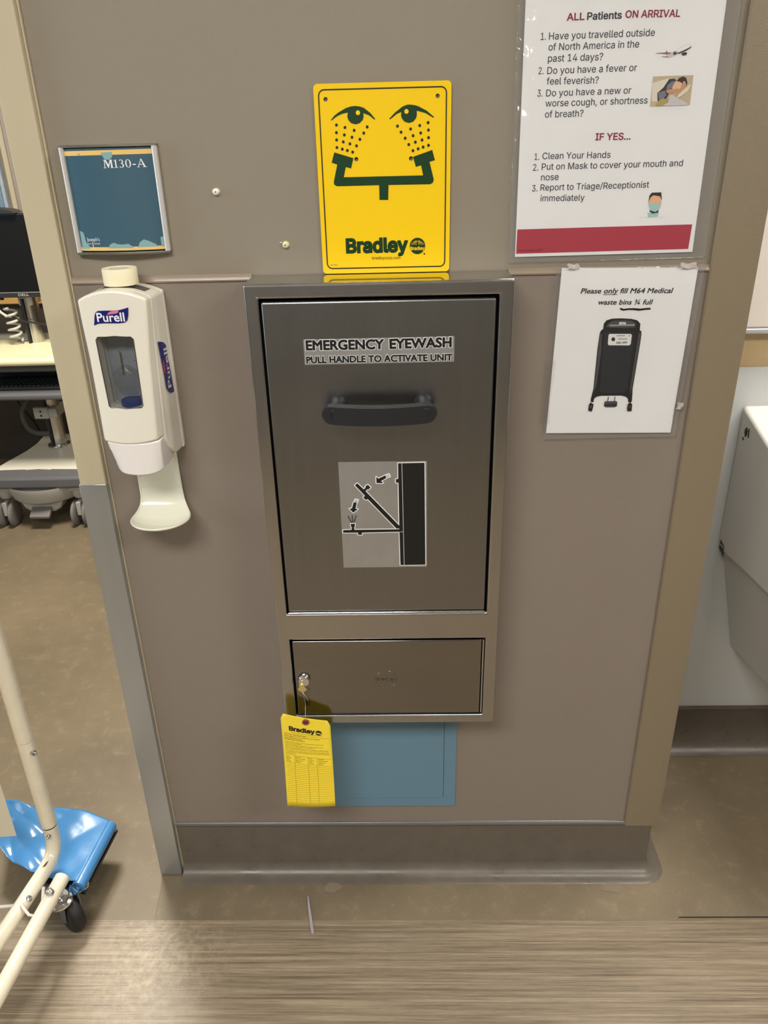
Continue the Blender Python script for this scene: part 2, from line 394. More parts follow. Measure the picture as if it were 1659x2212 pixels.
        if bevel:
            md = o.modifiers.new('bevel', 'BEVEL'); md.width = bevel; md.segments = seg; md.limit_method = 'ANGLE'; md.angle_limit = math.radians(40)
        if sub: md = o.modifiers.new('sub', 'SUBSURF'); md.levels = sub; md.render_levels = sub
        if smooth:
            me.shade_smooth()
            me.set_sharp_from_angle(angle=math.radians(smooth))
        return o
def fwd(o):
    # flat print: every face looks to -y
    me = o.data; bm = bmesh.new(); bm.from_mesh(me)
    for f in bm.faces:
        f.normal_update()
        if f.normal.y > 0: f.normal_flip()
    bm.to_mesh(me); bm.free(); return o
def empty(name, loc, rot=(0, 0, 0)):
    o = bpy.data.objects.new(name, None); o.empty_display_size = .05; o.location = loc; o.rotation_euler = rot; COL.objects.link(o); return o
def tag(o, label, cat, group=None):
    o['label'] = label; o['category'] = cat
    if group: o['group'] = group
    return o
def struct(o): o['kind'] = 'structure'; return o
def bake(o):
    dg = bpy.context.evaluated_depsgraph_get(); dg.update()
    me = bpy.data.meshes.new_from_object(o.evaluated_get(dg)); o.modifiers.clear(); o.data = me; return o

_H = {}
GLYPHS = {",":[94,[[19,-60,34,36,68,36,42,-60]]],"-":[227,[[168,122,168,94,57,94,57,122]]],".":[94,[[48,-2,42,-1,36,1,31,4,28,9,26,15,25,20,26,27,28,32,31,37,36,40,42,43,48,43,54,43,59,40,64,37,68,32,70,27,71,20,70,15,68,9,64,4,59,1,54,-1]]],"/":[125,[[117,266,36,-38,7,-38,89,266]]],"0":[227,[[113,-3,95,-2,79,3,65,12,53,24,42,39,34,57,29,77,25,101,24,127,25,153,29,177,35,197,43,215,53,230,65,242,79,251,95,256,113,258,131,256,147,251,161,242,174,230,184,215,192,197,198,177,201,153,203,127,201,101,198,77,192,57,184,39,174,24,162,12,147,3,131,-2],[113,25,125,26,136,30,145,37,153,46,160,58,165,72,169,88,171,107,172,127,171,148,169,166,165,182,160,197,153,208,145,218,136,224,125,228,113,230,101,228,91,224,82,218,73,208,67,197,62,182,58,166,55,148,55,127,55,107,58,88,62,72,67,58,73,46,82,37,91,30,101,26]]],"1":[227,[[38,0,38,27,195,27,195,0],[138,254,138,0,106,0,106,224,105,224,43,179,43,213,99,254]]],"2":[227,[[32,0,32,24,117,114,126,124,134,133,141,141,147,149,152,156,155,163,158,170,160,178,160,186,159,194,157,202,154,209,149,215,143,220,137,224,129,227,121,229,112,230,102,229,94,227,86,224,79,219,74,213,69,207,66,199,64,190,64,181,33,181,34,196,37,209,43,221,51,232,60,241,72,248,84,253,98,257,112,258,127,257,141,254,153,248,164,241,173,233,181,223,186,211,189,199,191,186,190,177,188,168,185,159,181,150,175,140,168,129,159,118,147,105,133,90,76,30,76,28,195,28,195,0]]],"3":[227,[[109,-3,94,-2,80,0,66,5,54,11,44,19,35,29,28,40,24,52,22,66,55,66,56,58,59,50,63,44,69,38,75,33,83,30,91,27,100,25,109,25,119,26,129,27,138,30,145,35,152,40,157,46,161,54,164,63,165,72,164,81,162,90,158,98,153,105,146,112,137,117,127,121,115,123,101,124,78,124,78,150,144,224,144,226,35,226,35,254,186,254,186,230,106,139,106,144,124,145,140,143,154,138,167,131,177,122,185,111,192,99,195,86,196,72,195,58,191,45,185,33,177,22,166,13,154,6,141,1,125,-2]]],"4":[227,[[20,53,20,79,123,254,155,254,54,83,54,81,207,81,207,53],[141,0,141,61,141,73,141,159,171,159,171,0]]],"5":[227,[[111,-3,96,-2,82,1,70,6,59,12,49,20,41,30,35,41,32,53,30,65,61,65,62,58,65,51,69,44,74,39,80,34,87,30,94,27,102,26,111,25,120,26,130,28,138,32,146,38,152,44,157,52,161,61,163,71,164,81,163,92,161,101,157,111,151,119,145,125,137,131,129,135,119,138,109,138,100,138,92,137,84,134,76,131,69,127,64,123,34,126,48,254,183,254,183,226,75,226,67,151,68,151,74,155,81,159,89,162,97,165,106,166,115,167,126,166,137,164,147,160,156,156,165,150,172,143,179,134,185,125,189,116,193,105,195,94,195,82,194,66,191,51,184,38,176,26,166,16,154,8,141,1,126,-2]]],"?":[179,[[66,76,66,80,67,94,68,105,71,115,74,123,79,129,84,135,90,140,97,144,104,149,112,154,118,160,123,167,127,174,130,183,131,192,130,199,128,206,125,213,121,218,116,222,110,226,104,229,96,230,89,231,82,230,75,229,69,226,63,223,57,218,53,213,49,206,47,198,46,189,14,189,15,203,19,215,24,226,32,236,41,243,51,250,63,254,75,257,89,258,103,257,116,254,127,249,137,243,146,235,153,226,158,215,161,203,162,191,161,178,158,166,153,156,146,146,137,138,127,130,120,126,114,122,110,118,105,113,102,108,100,103,98,96,97,88,97,79,97,76],[82,-2,76,-1,70,1,66,4,62,9,60,15,59,20,60,26,62,32,66,37,70,40,76,42,82,43,88,42,93,40,98,37,102,32,104,26,105,20,104,15,102,9,98,4,93,1,88,-1]]],"A":[240,[[8,0,101,254,138,254,231,0,198,0,144,151,140,161,136,173,132,186,127,201,122,219,116,239,123,239,117,219,111,201,106,185,102,172,98,161,95,151,43,0],[55,71,55,99,185,99,185,71]]],"B":[228,[[30,0,30,254,121,254,137,253,152,250,164,245,175,239,184,230,190,221,195,210,198,199,199,187,198,177,197,168,193,160,189,153,184,148,178,143,172,139,165,136,157,133,157,131,166,130,174,127,182,123,189,117,196,110,201,102,205,92,208,81,209,68,208,56,205,44,200,33,193,24,184,16,172,9,158,4,142,1,123,0],[62,29,122,29,140,30,154,34,165,40,172,48,176,58,178,68,177,77,175,85,171,92,166,99,160,104,153,109,144,113,135,115,124,115,62,115],[62,143,119,143,128,143,136,145,144,148,151,152,157,157,162,163,165,170,167,178,168,186,167,197,163,206,156,214,147,221,135,225,120,226,62,226]]],"C":[255,[[134,-3,113,-2,93,4,75,12,59,25,46,40,35,58,27,78,22,101,20,127,22,153,27,176,35,197,46,215,59,230,75,242,93,251,113,256,134,258,146,257,158,255,170,252,181,248,191,242,201,236,210,228,217,219,224,209,229,198,234,187,236,174,204,174,202,183,199,190,195,197,190,204,185,209,179,214,172,218,165,222,158,224,150,226,142,228,134,228,119,227,105,223,92,216,80,207,71,196,62,182,57,166,53,148,52,127,53,107,57,88,63,72,71,59,80,47,92,38,105,32,119,28,134,26,142,27,150,28,158,30,165,33,172,36,179,40,185,45,190,51,195,57,199,64,202,72,204,80,236,80,234,68,229,56,224,45,217,36,210,27,201,19,192,12,181,7,170,2,159,-1,146,-3]]],"D":[251,[[109,0,48,0,48,29,107,29,127,30,144,34,159,40,171,49,182,61,189,75,195,90,198,108,200,128,198,147,195,165,190,180,182,194,172,205,160,214,145,221,129,225,110,226,47,226,47,254,113,254,136,253,157,248,176,239,192,228,206,213,217,196,225,175,229,153,231,128,229,102,224,80,217,59,206,42,192,27,175,15,156,7,134,2],[62,254,62,0,30,0,30,254]]],"E":[209,[[30,0,30,254,186,254,186,226,62,226,62,143,178,143,178,114,62,114,62,29,188,29,188,0]]],"F":[205,[[30,0,30,254,185,254,185,226,62,226,62,139,173,139,173,111,62,111,62,0]]],"H":[258,[[30,0,30,254,62,254,62,144,196,144,196,254,228,254,228,0,196,0,196,116,62,116,62,0]]],"I":[150,[[16,0,16,29,59,29,59,226,16,226,16,254,135,254,135,226,91,226,91,29,135,29,135,0]]],"J":[198,[[93,-3,71,-1,53,5,38,16,26,31,19,50,17,73,17,86,49,86,49,73,50,58,54,47,61,37,70,30,80,26,93,25,105,26,115,30,124,37,131,47,135,58,136,73,136,254,168,254,168,73,166,50,159,31,147,16,132,5,113,-1]]],"L":[196,[[30,0,30,254,62,254,62,29,181,29,181,0]]],"M":[314,[[30,0,30,254,76,254,139,94,140,89,142,85,144,79,146,74,148,68,150,61,152,55,154,48,156,42,158,36,159,30,161,24,154,24,155,30,157,35,159,41,161,48,163,54,165,61,167,67,169,73,171,79,173,85,175,89,176,94,238,254,284,254,284,0,252,0,252,145,252,151,252,157,252,163,252,170,252,177,253,184,253,192,253,199,253,207,253,214,253,221,253,229,256,229,254,221,251,213,249,205,246,197,244,189,241,181,238,174,236,167,234,161,232,155,230,150,228,145,171,0,143,0,85,145,83,150,82,155,80,160,77,167,75,173,72,181,70,188,67,196,65,204,62,212,59,220,56,229,59,229,60,222,60,215,60,208,60,201,60,193,60,186,61,178,61,171,61,164,61,158,61,151,61,145,61,0]]],"N":[262,[[30,0,30,254,68,254,172,91,174,87,178,82,181,75,185,69,189,61,194,53,198,45,203,36,207,27,202,27,202,36,201,45,200,54,200,63,200,71,200,79,199,86,199,92,199,97,199,254,232,254,232,0,193,0,101,145,97,152,93,158,89,165,84,173,79,181,74,191,68,201,61,213,54,226,60,227,60,215,61,203,61,192,62,182,62,172,62,164,62,157,62,150,62,145,62,0]]],"O":[267,[[133,-3,112,-2,93,4,75,12,59,25,46,40,35,58,27,78,22,101,20,127,22,153,27,176,35,197,46,215,59,230,75,242,93,251,112,256,133,258,155,256,174,251,192,242,208,230,221,215,232,197,240,176,245,153,247,127,245,101,240,78,232,58,221,40,208,25,192,12,174,4,155,-2],[133,26,148,28,162,32,175,38,186,47,196,58,204,72,210,88,214,106,215,127,214,148,210,166,204,182,196,196,186,207,175,216,162,223,148,227,133,228,119,227,105,223,92,216,81,207,71,196,63,182,57,166,53,148,52,127,53,106,57,88,63,72,71,58,81,47,92,38,105,32,119,28]]],"P":[222,[[30,0,30,254,118,254,136,253,152,250,166,244,178,236,187,226,195,215,200,202,203,189,204,174,203,159,200,145,195,133,187,121,178,112,166,104,152,98,136,94,118,93,55,93,55,121,116,121,129,122,139,124,149,128,156,133,162,139,167,147,170,155,172,164,172,174,172,184,170,193,167,201,162,208,156,214,148,219,139,223,129,225,116,226,62,226,62,0]]],"R":[224,[[30,0,30,254,118,254,136,253,153,250,167,244,178,237,188,227,195,217,200,204,204,191,205,176,204,161,200,148,195,136,188,125,178,116,166,109,152,103,136,100,118,99,48,99,48,128,117,128,129,128,140,130,149,133,156,138,162,143,167,150,170,158,172,167,173,176,172,186,170,194,167,202,162,209,156,215,149,220,140,223,129,225,116,226,62,226,62,0],[177,0,115,115,151,115,214,0]]],"S":[223,[[112,-4,94,-3,78,0,64,5,51,11,41,20,32,30,25,42,21,54,19,68,52,68,54,59,57,51,62,44,68,38,75,33,83,29,92,27,102,25,112,25,123,25,133,27,143,30,151,34,159,40,165,46,169,53,172,61,173,70,172,77,170,84,166,89,161,94,155,99,148,102,140,106,132,108,122,111,92,120,72,126,56,135,43,145,34,156,28,170,26,186,27,200,31,213,37,224,46,234,57,242,69,249,83,254,97,257,114,258,130,257,145,254,158,249,170,242,180,234,189,224,195,213,199,202,200,189,169,189,166,201,160,211,151,219,140,225,127,228,112,229,102,229,92,227,84,224,76,220,70,215,64,209,61,203,58,195,58,188,58,180,61,173,65,167,71,162,78,158,85,154,92,151,99,149,106,147,132,140,140,137,148,135,156,132,164,128,172,124,179,119,186,113,192,106,197,99,201,90,203,80,204,69,203,56,199,43,193,32,185,21,174,13,162,5,147,0,130,-3]]],"T":[224,[[16,226,16,254,208,254,208,226,128,226,128,0,96,0,96,226]]],"V":[240,[[102,0,8,254,42,254,96,103,99,94,103,82,108,69,113,53,118,35,124,15,117,15,123,36,129,54,133,69,138,82,142,94,145,103,197,254,231,254,139,0]]],"Y":[236,[[102,0,102,104,8,254,46,254,96,172,101,163,107,155,111,146,116,137,120,127,125,115,112,115,116,127,121,137,126,146,130,155,135,164,140,172,191,254,228,254,134,104,134,0]]],"a":[195,[[80,-4,68,-4,57,-1,47,2,38,8,30,14,24,22,19,32,16,42,15,54,16,64,18,73,22,80,26,87,32,92,39,97,46,100,54,103,63,105,71,107,80,109,89,110,100,111,109,112,117,113,123,114,129,116,133,117,135,120,137,123,138,127,138,128,137,136,136,142,133,148,130,153,125,158,120,161,113,163,106,165,98,165,89,165,82,164,75,161,69,158,63,154,59,150,55,146,52,142,50,137,20,146,26,156,32,165,39,173,48,179,57,184,66,188,77,190,87,192,97,192,104,192,112,191,119,190,128,187,135,184,143,180,150,175,156,168,161,160,165,150,168,139,168,126,168,0,138,0,138,26,136,26,134,21,130,17,126,12,121,8,115,4,108,1,100,-2,90,-4],[85,23,96,23,106,26,114,29,121,34,127,40,132,47,135,54,137,61,138,69,138,95,136,93,133,92,130,91,125,90,121,89,116,88,110,87,105,86,100,86,95,85,91,84,88,84,81,83,74,81,67,79,61,77,56,74,52,70,48,65,47,59,46,52,46,46,48,41,51,36,55,32,59,29,65,26,71,24,78,23]]],"b":[212,[[115,-4,104,-3,94,-1,86,2,79,6,74,11,69,16,65,21,62,25,59,29,56,29,56,0,26,0,26,254,57,254,57,160,59,160,62,164,65,168,69,173,73,178,79,182,86,186,94,190,103,192,115,192,130,191,144,187,156,180,168,171,177,160,185,146,191,131,194,113,195,94,194,75,191,58,185,42,177,29,168,17,157,8,144,1,130,-3],[110,23,121,24,131,28,140,33,147,40,153,48,158,58,161,70,163,82,164,95,163,108,161,120,158,131,153,140,147,149,140,156,131,161,121,164,110,165,99,164,89,161,81,156,73,149,67,141,62,131,59,120,57,108,56,95,57,81,59,69,63,58,67,48,73,39,81,32,89,27,99,24]]],"c":[198,[[104,-4,87,-3,72,1,58,8,46,17,36,29,28,43,22,58,18,75,17,94,18,113,22,130,28,146,36,159,46,171,58,180,72,187,87,191,104,192,113,192,122,191,130,189,138,186,146,182,153,178,159,173,165,167,170,161,174,154,178,146,181,138,151,131,150,136,148,140,145,145,142,149,139,152,135,155,131,158,126,161,121,162,116,164,110,165,104,165,92,164,81,161,73,155,65,148,59,139,54,129,51,118,49,106,48,94,49,81,51,70,54,59,59,49,65,40,73,33,81,28,92,24,104,23,110,24,116,24,121,26,126,28,131,30,135,33,139,36,143,40,146,44,148,49,150,54,152,59,181,51,179,43,175,35,171,28,165,22,160,16,153,11,146,6,138,3,130,0,122,-2,113,-4]]],"d":[212,[[98,-4,82,-3,68,1,56,8,44,17,35,29,27,42,22,58,18,75,17,94,18,113,22,131,27,146,35,160,45,171,56,180,69,187,83,191,98,192,109,192,118,190,126,186,133,182,139,178,144,173,147,168,151,164,153,160,155,160,155,254,186,254,186,0,156,0,156,29,153,29,151,25,147,21,143,16,139,11,133,6,126,2,118,-1,109,-3],[102,23,113,24,123,27,132,32,139,39,145,48,150,58,153,69,155,81,156,95,155,108,153,120,150,131,145,141,139,149,132,156,123,161,113,164,102,165,91,164,81,161,72,156,65,149,59,140,54,131,51,120,49,108,48,95,49,82,51,70,54,58,59,48,65,40,73,33,81,28,91,24]]],"e":[202,[[106,-4,88,-3,73,1,58,8,46,17,36,29,28,42,22,58,18,75,17,93,18,112,22,129,28,145,36,159,46,170,58,180,71,187,86,191,103,192,113,192,123,190,133,187,142,183,151,177,160,170,167,162,173,152,179,141,182,128,185,113,186,97,186,85,37,85,37,110,169,110,155,101,154,113,152,124,149,134,144,143,138,151,131,157,123,161,113,164,103,165,92,164,82,161,73,157,66,151,59,143,54,135,51,125,49,116,48,105,48,89,49,75,51,64,55,53,61,44,67,37,76,31,85,26,95,24,106,23,114,23,120,25,127,26,133,29,138,32,143,36,147,41,150,47,153,53,182,45,179,36,174,27,168,20,160,13,151,7,141,2,130,-1,119,-3]]],"f":[127,[[114,190,114,164,3,164,3,190],[40,0,40,216,41,226,44,235,48,243,53,250,60,255,68,259,76,262,85,264,94,265,100,265,106,264,111,263,115,262,119,261,121,260,114,234,112,235,110,235,107,236,105,237,101,237,97,237,89,236,82,234,77,230,74,225,72,218,71,209,71,0]]],"g":[213,[[103,-75,90,-75,78,-73,67,-70,57,-66,49,-61,41,-55,35,-49,30,-42,25,-35,51,-20,54,-24,57,-29,61,-33,65,-37,71,-41,77,-44,85,-47,93,-48,103,-49,118,-47,130,-44,141,-38,149,-29,154,-17,156,-3,156,34,153,34,150,30,147,26,143,21,139,16,133,12,126,8,118,5,109,3,97,2,83,4,69,7,56,13,45,22,35,32,28,45,22,60,18,77,17,96,18,114,22,131,27,147,35,160,45,171,56,180,69,187,83,191,98,192,109,192,119,190,127,186,134,182,139,178,144,173,148,168,151,164,154,159,157,159,157,190,186,190,186,-4,185,-20,181,-33,175,-45,167,-54,157,-62,145,-68,132,-72,118,-74],[102,30,113,30,123,33,132,38,139,44,145,51,150,61,153,71,156,83,156,96,156,109,153,121,150,132,145,141,139,150,132,156,123,161,114,164,102,165,91,164,81,161,73,156,65,149,59,141,54,131,51,120,49,109,48,96,49,84,51,72,54,61,59,52,65,44,73,38,81,33,91,30]]],"h":[205,[[57,113,57,0,26,0,26,254,57,254,57,144,51,144,58,159,66,172,76,181,87,187,100,191,114,192,126,191,137,189,148,184,157,178,164,170,170,160,175,149,178,135,179,120,179,0,148,0,148,118,147,131,143,143,136,152,128,159,117,163,105,165,96,164,88,162,80,159,74,154,68,148,63,141,60,133,58,124]]],"i":[83,[[26,0,26,190,57,190,57,0],[42,221,36,222,31,224,27,227,23,231,21,236,21,242,21,247,23,252,27,256,31,259,36,261,42,262,47,261,52,259,57,256,60,252,62,247,63,242,62,236,60,231,57,227,52,224,47,222]]],"k":[190,[[55,68,55,106,60,106,142,190,180,190,92,100,89,100],[26,0,26,254,57,254,57,0],[147,0,74,93,96,114,186,0]]],"l":[95,[[70,-1,56,0,45,4,37,10,31,19,27,29,26,42,26,254,57,254,57,49,57,42,58,35,60,31,63,28,67,27,73,26,76,26,78,26,80,26,82,27,83,27,85,27,90,1,88,1,84,0,81,0,77,-1,73,-1]]],"m":[305,[[26,0,26,190,56,190,56,148,54,148,57,157,61,166,66,173,72,179,79,184,86,188,94,191,102,193,110,193,123,192,134,187,144,180,151,171,157,160,160,147,156,147,159,156,163,164,169,172,175,178,182,183,190,187,199,191,208,192,218,193,229,192,239,190,249,186,257,180,264,173,270,164,275,154,278,141,278,128,278,0,248,0,248,127,247,139,243,149,236,156,228,161,219,164,209,165,201,165,194,163,187,160,181,156,177,151,173,145,170,139,168,131,168,124,168,0,137,0,137,130,136,140,132,148,126,156,119,161,110,164,100,165,92,165,85,163,79,160,73,156,67,151,63,145,60,137,58,129,57,119,57,0]]],"n":[205,[[57,113,57,0,26,0,26,190,56,190,56,144,51,144,58,159,66,172,76,181,87,187,100,191,114,192,126,191,137,189,147,184,156,178,164,170,170,160,175,149,178,135,179,120,179,0,148,0,148,118,147,131,143,143,136,152,128,159,117,163,105,165,96,164,88,162,80,159,74,154,68,148,63,141,60,133,58,124]]],"o":[208,[[104,-4,87,-3,72,1,58,8,46,17,36,29,28,43,22,58,18,75,17,94,18,113,22,130,28,146,36,159,46,171,58,180,72,187,87,191,104,192,120,191,136,187,149,180,161,171,171,159,180,146,186,130,189,113,191,94,189,75,186,58,180,43,171,29,161,17,149,8,136,1,120,-3],[104,23,116,24,126,28,135,33,143,40,149,49,154,59,157,70,159,81,160,94,159,106,157,118,154,129,149,139,143,148,135,155,126,161,116,164,104,165,92,164,81,161,73,155,65,148,59,139,54,129,51,118,49,106,48,94,49,81,51,70,54,59,59,49,65,40,73,33,81,28,92,24]]],"p":[212,[[26,-71,26,190,56,190,56,160,59,160,62,164,65,168,69,173,73,178,79,182,86,186,94,190,103,192,115,192,130,191,144,187,156,180,168,171,177,160,185,146,191,131,194,113,195,94,194,75,191,58,185,42,177,29,168,17,157,8,144,1,130,-3,115,-4,104,-3,94,-1,86,2,79,6,74,11,69,16,65,21,62,25,59,29,57,29,57,-71],[110,23,121,24,131,28,140,33,147,40,153,48,158,58,161,70,163,82,164,95,163,108,161,120,158,131,153,140,147,149,140,156,131,161,121,164,110,165,99,164,89,161,81,156,73,149,67,141,62,131,59,120,57,108,56,95,57,81,59,69,63,58,67,48,73,39,81,32,89,27,99,24]]],"r":[130,[[26,0,26,190,56,190,56,160,58,160,62,169,68,177,76,184,85,188,96,191,107,192,109,192,112,192,115,192,117,192,120,192,122,192,122,161,120,161,118,162,115,162,111,163,107,163,103,163,95,162,87,160,80,157,73,153,67,148,63,142,60,135,58,127,57,118,57,0]]],"s":[182,[[91,-4,78,-3,67,-2,56,2,46,6,38,12,31,19,25,27,21,37,18,47,47,53,50,44,55,36,62,30,70,26,80,24,91,23,103,24,113,26,122,31,129,37,133,44,134,51,133,58,131,63,127,68,122,72,115,75,106,78,75,85,59,90,46,96,36,104,29,113,25,124,23,137,24,147,27,157,33,166,39,173,48,180,58,185,69,189,81,191,94,192,106,192,117,190,127,186,136,182,143,176,149,170,155,162,159,154,162,145,134,139,131,146,127,152,121,158,114,163,105,165,94,166,83,165,74,163,65,158,59,153,56,146,54,139,55,132,58,126,62,122,68,118,76,114,86,111,115,105,131,100,143,93,153,86,160,76,164,66,166,53,165,43,161,33,156,24,149,16,140,9,130,3,118,-1,105,-3]]],"t":[114,[[102,190,102,164,3,164,3,190],[32,236,63,236,63,49,64,41,65,35,68,31,72,27,78,26,85,25,87,25,90,25,93,26,96,26,98,26,101,27,107,1,103,0,100,-1,96,-1,92,-2,88,-2,84,-2,69,-1,56,4,46,11,38,20,34,32,32,46]]],"u":[205,[[91,-3,79,-2,68,1,57,5,48,12,41,20,35,29,30,41,27,54,26,69,26,190,57,190,57,72,58,58,62,47,68,37,77,31,88,26,100,25,109,26,117,28,125,31,131,36,137,41,142,48,145,57,147,66,148,76,148,190,179,190,179,0,149,0,149,46,154,46,147,30,139,18,129,8,117,2,105,-1]]],"v":[195,[[81,0,9,190,42,190,83,78,87,66,90,55,93,43,97,32,100,21,103,10,92,10,95,21,98,32,101,43,105,55,108,66,112,78,152,190,186,190,113,0]]],"w":[284,[[69,0,11,190,44,190,67,107,70,95,73,82,77,68,80,54,84,38,88,21,82,21,86,37,89,53,93,67,96,81,100,94,103,107,126,190,158,190,181,107,184,95,187,82,191,68,194,53,198,37,201,21,196,21,199,37,203,53,206,68,210,81,213,95,217,107,240,190,272,190,215,0,184,0,159,86,157,95,155,104,152,112,150,122,148,131,145,140,143,150,141,159,138,169,145,169,143,159,141,150,138,140,136,131,134,121,131,112,129,103,126,94,124,86,99,0]]],"y":[195,[[24,-69,31,-43,36,-44,41,-45,47,-45,52,-44,57,-43,61,-41,65,-37,69,-32,72,-26,75,-18,81,-1,9,190,42,190,83,78,87,66,90,55,93,43,96,32,100,21,103,10,92,10,95,21,98,32,101,43,104,55,108,66,112,78,153,190,186,190,102,-29,98,-38,93,-47,88,-54,83,-59,76,-64,70,-68,62,-70,54,-72,46,-73,41,-72,36,-72,32,-72,29,-71,26,-70]]]," ":[94,[]]}
_T = {}; _G = {}
def glyph(ch):
    # triangulate the outline, keep the triangles with a non-zero winding number
    if ch in _G: return _G[ch]
    V = []; E = []; L = []
    for c in GLYPHS[ch][1]:
        k = len(c)//2; o = len(V); p = [Vector((c[2*i], c[2*i+1])) for i in range(k)]; V += p; L.append(p)
        E += [(o+i, o+(i+1) % k) for i in range(k)]
    if not V: _G[ch] = ([], []); return _G[ch]
    r = delaunay_2d_cdt(V, E, [], 0, 1e-4); ov, of = r[0], r[2]; keep = []
    for f in of:
        c = (ov[f[0]]+ov[f[1]]+ov[f[2]])/3; wn = 0
        for p in L:
            for a, b in zip(p, p[1:]+p[:1]):
                if a.y <= c.y < b.y and (b.x-a.x)*(c.y-a.y)-(c.x-a.x)*(b.y-a.y) > 0: wn += 1
                elif b.y <= c.y < a.y and (b.x-a.x)*(c.y-a.y)-(c.x-a.x)*(b.y-a.y) < 0: wn -= 1
        if wn: keep.append(tuple(f))
    _G[ch] = ([(v.x, v.y) for v in ov], keep); return _G[ch]
def text_mesh(s, bold=0.0, shear=0.0, font='g'):
    key = (s, bold, shear, font)
    if key in _T: return _T[key]
    bm = bmesh.new()
    if font == 'g':
        x = 0
        for ch in s:
            adv, _ = GLYPHS[ch]; gv, gf = glyph(ch)
            nv = [bm.verts.new(((p[0]+x)/500, p[1]/500, 0)) for p in gv]
            for f in gf: bm.faces.new([nv[i] for i in f])
            x += adv
    else:
        cu = bpy.data.curves.new('t', 'FONT'); cu.body = s; cu.size = 1; cu.resolution_u = 3
        o = bpy.data.objects.new('t', cu); COL.objects.link(o)
        dg = bpy.context.evaluated_depsgraph_get(); dg.update()
        me = bpy.data.meshes.new_from_object(o.evaluated_get(dg)); bm.from_mesh(me)
        bpy.data.objects.remove(o); bpy.data.curves.remove(cu); bpy.data.meshes.remove(me)
        bmesh.ops.remove_doubles(bm, verts=bm.verts, dist=1e-5)
    vs = [Vector((v.co.x+shear*v.co.y, v.co.y, 0)) for v in bm.verts]; bm.verts.index_update()
    fs = [tuple(v.index for v in f.verts) for f in bm.faces]
    if bold:
        for e in bm.edges:
            if len(e.link_faces) != 1: continue
            p, q_ = vs[e.verts[0].index], vs[e.verts[1].index]; d = (q_-p)
            if d.length < 1e-6: continue
            d.normalize(); nn = Vector((-d.y, d.x, 0))*bold; k = len(vs)
            ext = d*bold*.7
            lv = Vector((0, 0, 1+(len(fs) % 12))); vs += [p+nn-ext+lv, q_+nn+ext+lv, q_-nn+ext+lv, p-nn-ext+lv]; fs.append((k, k+1, k+2, k+3))
    bm.free()
    _T[key] = (vs, fs)
    return vs, fs
def H(font='g'):
    return max(v.y for v in text_mesh('H', 0, 0, font)[0])
def text_to(mb, s, x, z, wd, cap, ang=0, bold=0.0, shear=0.0, y=0, mp=None, font='d'):
    vs, fs = text_mesh(s, bold, shear, font)
    base = text_mesh(s, 0, shear, font)[0]
    x0 = min(v.x for v in base); x1 = max(v.x for v in base)
    kx = wd/(x1-x0); kz = cap/H(font); c, n = math.cos(math.radians(ang)), math.sin(math.radians(ang)); out = []
    for v in vs:
        a, b = (v.x-x0)*kx, v.y*kz
        p = (x+a*c-b*n, z+a*n+b*c)
        g_ = mp(*p) if mp else (p[0], y, p[1])
        out.append((g_[0], g_[1]+v.z*1e-5, g_[2]))
    mb.add(out, fs)
mm = lambda pts: [(p[0]/1000, p[1]/1000) for p in pts]
def prints(parent, name, polys, mt, y):
    mb = MB()
    for p in polys: mb.poly(mm(p), y)
    return fwd(mb.build(name, mt, parent, smooth=0))
def texts(parent, name, items, mt, y, bold=0.0, shear=0.0, font='d'):
    mb = MB()
    for (s, x, z, wd, cap, ang) in items: text_to(mb, s, x/1000, z/1000, wd/1000, cap/1000, ang, bold, shear, y, None, font)
    return fwd(mb.build(name, mt, parent, smooth=0))
def plate(name, outline, holes, th, mt, parent, y=0):
    # flat sheet in the XZ plane with holes, thickness th to both sides of y
    cu = bpy.data.curves.new('p', 'CURVE'); cu.dimensions = '2D'; cu.fill_mode = 'BOTH'; cu.extrude = th/2
    for l in [outline]+holes:
        sp = cu.splines.new('POLY'); sp.points.add(len(l)-1); sp.use_cyclic_u = True
        for i, p in enumerate(l): sp.points[i].co = (p[0], p[1], 0, 1)
    o = bpy.data.objects.new('p', cu); COL.objects.link(o)
    dg = bpy.context.evaluated_depsgraph_get(); dg.update()
    me = bpy.data.meshes.new_from_object(o.evaluated_get(dg)); bpy.data.objects.remove(o); bpy.data.curves.remove(cu)
    me.transform(Matrix(((1, 0, 0, 0), (0, 0, -1, y), (0, 1, 0, 0), (0, 0, 0, 1))))
    me.name = name; me.materials.clear(); me.materials.append(M[mt])
    bm = bmesh.new(); bm.from_mesh(me); bmesh.ops.remove_doubles(bm, verts=bm.verts, dist=1e-6); bmesh.ops.recalc_face_normals(bm, faces=bm.faces); bm.to_mesh(me); bm.free()
    o = bpy.data.objects.new(name, me); COL.objects.link(o)
    if parent: o.parent = parent
    return o
def rrect(x0, x1, z0, z1, r, n=6):
    out = []
    for cx, cz, a0 in ((x1-r, z1-r, 0), (x0+r, z1-r, 90), (x0+r, z0+r, 180), (x1-r, z0+r, 270)):
        for i in range(n+1):
            a = math.radians(a0+90*i/n); out.append((cx+r*math.cos(a), cz+r*math.sin(a)))
    return out
def circ(x, z, r, n=24): return [(x+r*math.cos(2*pi*i/n), z+r*math.sin(2*pi*i/n)) for i in range(n)]
def arc_pts(c, r, a0, a1, n, plane='yz', x=0): return [(x, c[0]+r*math.cos(a0+(a1-a0)*i/n), c[1]+r*math.sin(a0+(a1-a0)*i/n)) for i in range(n+1)]
def lerp(a, b, t): return a+(b-a)*t
def interp(tab, t):
    for (a, va), (b, vb) in zip(tab, tab[1:]):
        if t <= b: return lerp(va, vb, (t-a)/(b-a) if b > a else 0)
    return tab[-1][1]

